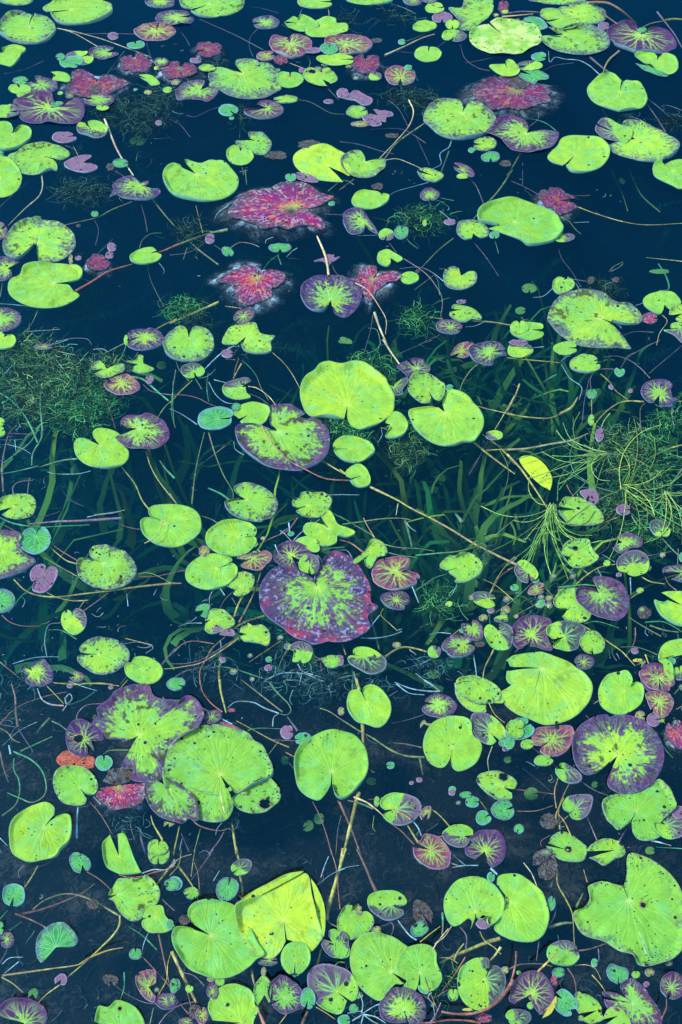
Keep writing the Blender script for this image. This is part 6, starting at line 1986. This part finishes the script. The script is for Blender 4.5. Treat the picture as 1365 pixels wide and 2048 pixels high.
# ------------------------------------------------------------------ algae mats just under the surface
MATS = [ # px centre, half width, half height, strands, colour, z top
 (90,760,120,60,1500,'o'),(60,700,70,40,500,'o'),(150,820,70,40,800,'g'),(190,780,60,45,600,'g'),(215,730,50,30,300,'o'),(60,800,60,40,500,'o'),
 (165,375,60,24,420,'k'),(235,215,70,30,420,'k'),(285,235,60,26,360,'k'),(300,200,60,16,200,'k'),(320,180,45,20,150,'k'),(815,185,60,14,260,'k'),(850,200,40,12,120,'k'),
 (845,430,50,26,260,'g'),(835,440,30,14,120,'k'),(380,455,34,26,220,'k'),(370,610,44,18,300,'g'),(400,640,30,14,120,'k'),(835,630,30,26,240,'g'),(740,725,46,20,360,'g'),(755,760,30,24,150,'o'),
 (700,860,40,16,360,'g'),(670,850,26,18,200,'g'),(815,895,34,32,330,'o'),(830,860,20,20,120,'g'),(1265,900,70,45,900,'o'),(1230,880,50,30,400,'o'),(1290,960,70,50,500,'o'),(1310,900,60,60,300,'g'),(1340,830,30,30,150,'g'),
 (880,1195,34,26,260,'g'),(560,1120,40,20,120,'b'),(1215,570,34,22,160,'k'),(970,1100,30,24,80,'b'),(575,1280,60,30,200,'b'),(640,1350,90,40,330,'b'),(560,1340,50,30,160,'b'),(480,1240,50,20,120,'b'),(860,1330,60,26,160,'b'),
 (420,1320,60,40,200,'b'),(750,1370,70,20,140,'b'),(480,220,32,16,90,'k'),(690,30,40,14,50,'k'),(790,25,50,16,70,'k'),(255,1640,34,22,120,'b'),(460,1640,18,14,80,'b'),(20,860,50,40,60,'b'),(1330,1300,40,60,90,'b'),(1180,1130,50,30,60,'b'),
 (1260,240,30,20,80,'k'),(1345,235,26,18,100,'k'),(160,1150,40,12,30,'b'),(640,1370,50,26,160,'b'),(720,2010,50,30,60,'b'),(880,1960,60,40,120,'o'),(470,700,26,18,40,'b'),(440,120,20,8,30,'k'),
 (50,1350,60,30,90,'b'),(30,1420,40,60,70,'b'),(1340,1030,30,60,160,'g'),(1230,1000,60,40,220,'o'),(1290,1060,60,30,160,'g'),(1150,1180,40,20,50,'b'),(1000,1260,40,26,60,'b'),(1090,1190,50,26,60,'b')]
MC = dict(o=((.07,.10,.02),(.02,.09,.03)), g=((.01,.10,.03),(.05,.12,.02)), k=((.012,.024,.018),(.02,.045,.025)), b=((.03,.06,.065),(.02,.05,.03)))
def ribbons(n, start, length, width, curl, zfun, colfun, segs, rng, zwalk=.3, fixed_dir=None):
    """n curly strips laid out in world space, vectorised"""
    th = rng.random(n)*2*math.pi if fixed_dir is None else fixed_dir
    kap = rng.normal(0, curl, n); P = np.zeros((n, segs+1, 3)); P[:, 0] = start; zt = rng.normal(0, zwalk, n)
    D = np.zeros((n, segs+1, 2))
    for k in range(segs+1):
        D[:, k] = np.stack([np.cos(th), np.sin(th)], 1)
        if k < segs:
            st = length/segs
            P[:, k+1, :2] = P[:, k, :2] + D[:, k]*st[:, None]; P[:, k+1, 2] = P[:, k, 2] + zt*st
            th = th + kap*1.0/segs*4 + rng.normal(0, curl*.5, n); zt = zt + rng.normal(0, zwalk*.5, n)
    w = width[:, None]*np.linspace(1, .35, segs+1)[None]
    side = np.stack([-D[..., 1], D[..., 0], rng.normal(0, .5, (n, 1))*np.ones((n, segs+1))], -1)
    side /= np.linalg.norm(side, axis=-1, keepdims=True)
    A = P + side*w[..., None]*.5; B = P - side*w[..., None]*.5
    V = np.stack([A, B], 2)                       # n, segs+1, 2, 3
    V[..., 2] = np.minimum(V[..., 2], zfun - .02*rng.random((n,1,1))*(zfun < -.01))
    base = (np.arange(n)*(segs+1)*2)[:, None] + np.arange(segs)[None]*2
    F = np.stack([base, base+1, base+3, base+2], -1).reshape(-1, 4)
    C = np.repeat(colfun, (segs+1)*2, axis=0)
    return V.reshape(-1, 3), F, C
rng = np.random.default_rng(5)
items = []
for (cx, cy, hw, hh, n, c) in MATS:
    n = int(n*(1.4 if c == 'b' else 2.6))
    g = rng.normal(0, .42, (n, 2)); x = cx + g[:, 0]*hw; y = cy + g[:, 1]*hh
    z = -.0015 - .025*rng.random(n)**1.3
    S = unproj(x, y, 0.0); S[:, 2] = z; m = mpp(cx, cy)
    c1, c2 = MC[c]; h = .5 + np.array([1, 1])*0; f = rng.random(n)
    col = mixc(c1, c2, f)*(.08 + 4.5*rng.random(n)**6)[:, None]; col = np.clip(col, 0, .6)
    items.append(ribbons(n, S, m*(14+30*rng.random(n)), m*(.5+.9*rng.random(n)), .6, -.0008, col, 7, rng, .25))
join_tubes('algae_mats', items, WEED, 'tangled mats of hair-like algae just under the surface', 'algae')

# ------------------------------------------------------------------ rooted water weeds
def weed_density(x, y):                          # photo pixels -> how thickly the strap leaves grow
    band = sst(640, 980, y)*sst(1420, 1230, y)
    side = .12 + .88*sst(600, 880, x)*sst(1300,1150,x)
    return band*side
def strap_leaves(n, rng):
    x = rng.random(n*3)*W0*1.1 - 60; y = 480 + rng.random(n*3)*960
    k = rng.random(n*3) < weed_density(x, y)*(.12 + .9*(fbm(x/90, y/70, 3) > .48)); x, y = x[k][:n], y[k][:n]; n = len(x)
    z0 = -.13 - .26*rng.random(n)
    S = unproj(x, y, 0.0); zz = z0; S = np.array([unproj(a, b, c) for a, b, c in zip(x, y, zz)])
    f = rng.random(n); col = mixc((.007, .050, .011), (.15, .22, .02), f**2.9)*(.35 + 1.3*rng.random(n)**2)[:, None]
    th = rng.normal(math.pi/2, 1.0, n)
    return ribbons(n, S, .10+.16*rng.random(n), .007+.017*rng.random(n)**1.5, .28, -.03, col, 8, rng, .55, th)
def fuzzy_stems(n, rng):
    out = []
    for _ in range(n):
        x = rng.random()*W0*1.1-60; y = 330 + rng.random()*1150
        if rng.random() > .25 + .75*sst(500, 750, y)*sst(1500, 1250, y): continue
        z = -.26 - .22*rng.random(); p = unproj(x, y, z); th = rng.random()*6.28; L = .08 + .16*rng.random(); m = int(L/.0045)
        u = np.linspace(0, 1, m); ths = th + (rng.random()-.5)*3*u + .4*np.sin(u*6+x); Q = p + np.cumsum(np.stack([np.cos(ths), np.sin(ths), .35*np.ones(m)*(rng.random()-.3)], 1)*L/m, 0)
        q = np.repeat(Q, 3, 0); nn = len(q); dirs = np.repeat(ths, 3) + np.tile([-1.2, 1.2, 0.3], m) + rng.normal(0, .3, nn)
        col = np.tile(np.array((.022, .045, .018))*(.3+1.6*rng.random()**2), (nn, 1))*(.7+.6*rng.random((nn, 1)))
        out.append(ribbons(nn, q, np.full(nn, .011+.006*rng.random()), np.full(nn, .0035), .15, -.04, col, 2, rng, .6, dirs))
    return out
join_tubes('strap_leaved_waterweed', [strap_leaves(3400, rng)], WEED, 'strap-leaved waterweed growing up from the pond bed', 'waterweed')
join_tubes('feathery_waterweed', fuzzy_stems(900, rng), WEED, 'dark feathery waterweed on the pond bed', 'waterweed')

# grass tufts on the right
def tuft(cx, cy, n, L, a0, spread, label, cols=((.10,.34,.06),(.30,.42,.08))):
    m = mpp(cx, cy); rng = np.random.default_rng(int(cx))
    root = empty('grass_tuft', unproj(cx, cy)); its = []
    for k in range(n):
        a = R(a0 + rng.normal(0, spread)); q = [(cx + rng.normal(0, 4), cy + rng.normal(0, 3))]; l = L*(.5+.6*rng.random()); b = rng.normal(0, .7)
        for j in range(4): a += b*.5; q.append((q[-1][0]+math.cos(a)*l/4, q[-1][1]-math.sin(a)*l/4))
        s = dict(w=1.9, c='e', z=0 if rng.random() < .5 else -2, p=np.array(q)); V, F, C = stem_arrays(s, int(cx)+k)
        C = np.tile(mixc(cols[0], cols[1], rng.random())*(.3+.6*rng.random()), (len(V), 1)); its.append((V - np.array(root.location), F, C))
    for k in range(0, n):
        make_mesh('blade', its[k][0], its[k][1], STALK, root, dict(Col=its[k][2]))
    tag(root, label, 'grass tuft', 'grass tufts floating in the pond')
tuft(1108, 1012, 30, 150, -118, 13, 'drooping tuft of yellow-green grass beside the olive pad at the right')
tuft(1250, 975, 26, 170, -15, 55, 'sprawling tuft of pale grass over the algae at the right edge')
tuft(1215, 905, 18, 150, -170, 35, 'thin tuft of olive grass left of the sprawling pale tuft')
tuft(1330, 985, 22, 130, -100, 60, 'wispy tuft of green grass cut by the right edge', ((.08,.26,.06),(.28,.40,.10)))

# small litter: seeds, snapped rootlets and bubbles between the pads
its = []; n = 500
x = rng.random(n*4)*W0; y = H0*(rng.random(n*4)**.8); k = fbm(x/80, y/80, 3) > .60 - .12*sst(900, 1150, y)*sst(1500, 1300, y); x, y = x[k][:n], y[k][:n]; n = len(x)
S = unproj(x, y, 0.0); S[:, 2] = -.001 - .004*rng.random(n)
col = mixc((.30, .42, .42), (.18, .14, .08), rng.random(n))*(.2+.6*rng.random(n)**2)[:, None]; mp = np.array([mpp(a, b) for a, b in zip(x, y)])
its.append(ribbons(n, S, mp*(3+34*rng.random(n)**2.5), mp*(1.1+.9*rng.random(n)), .35, .0004, col, 5, rng, .05))
join_tubes('floating_litter', its, WEED, 'specks and snapped rootlets floating between the pads', 'plant litter')
# bottom litter on the silt
n = 2600; x = rng.random(n)*W0*1.1-60; y = 1250 + rng.random(n)*900
S = np.array([unproj(a, b, -.16) for a, b in zip(x, y)]); S[:, 2] = bed_z(S[:, 0], S[:, 1]) + .004
col = mixc((.16, .12, .08), (.05, .06, .05), rng.random(n))*(.12+.5*rng.random(n)**2)[:, None]
join_tubes('bed_litter', [ribbons(n, S, .006+.03*rng.random(n)**2, .0012+.0014*rng.random(n), .35, -.05, col, 5, rng, .05)], WEED, 'rotted scraps lying on the dark pond bed', 'plant litter')
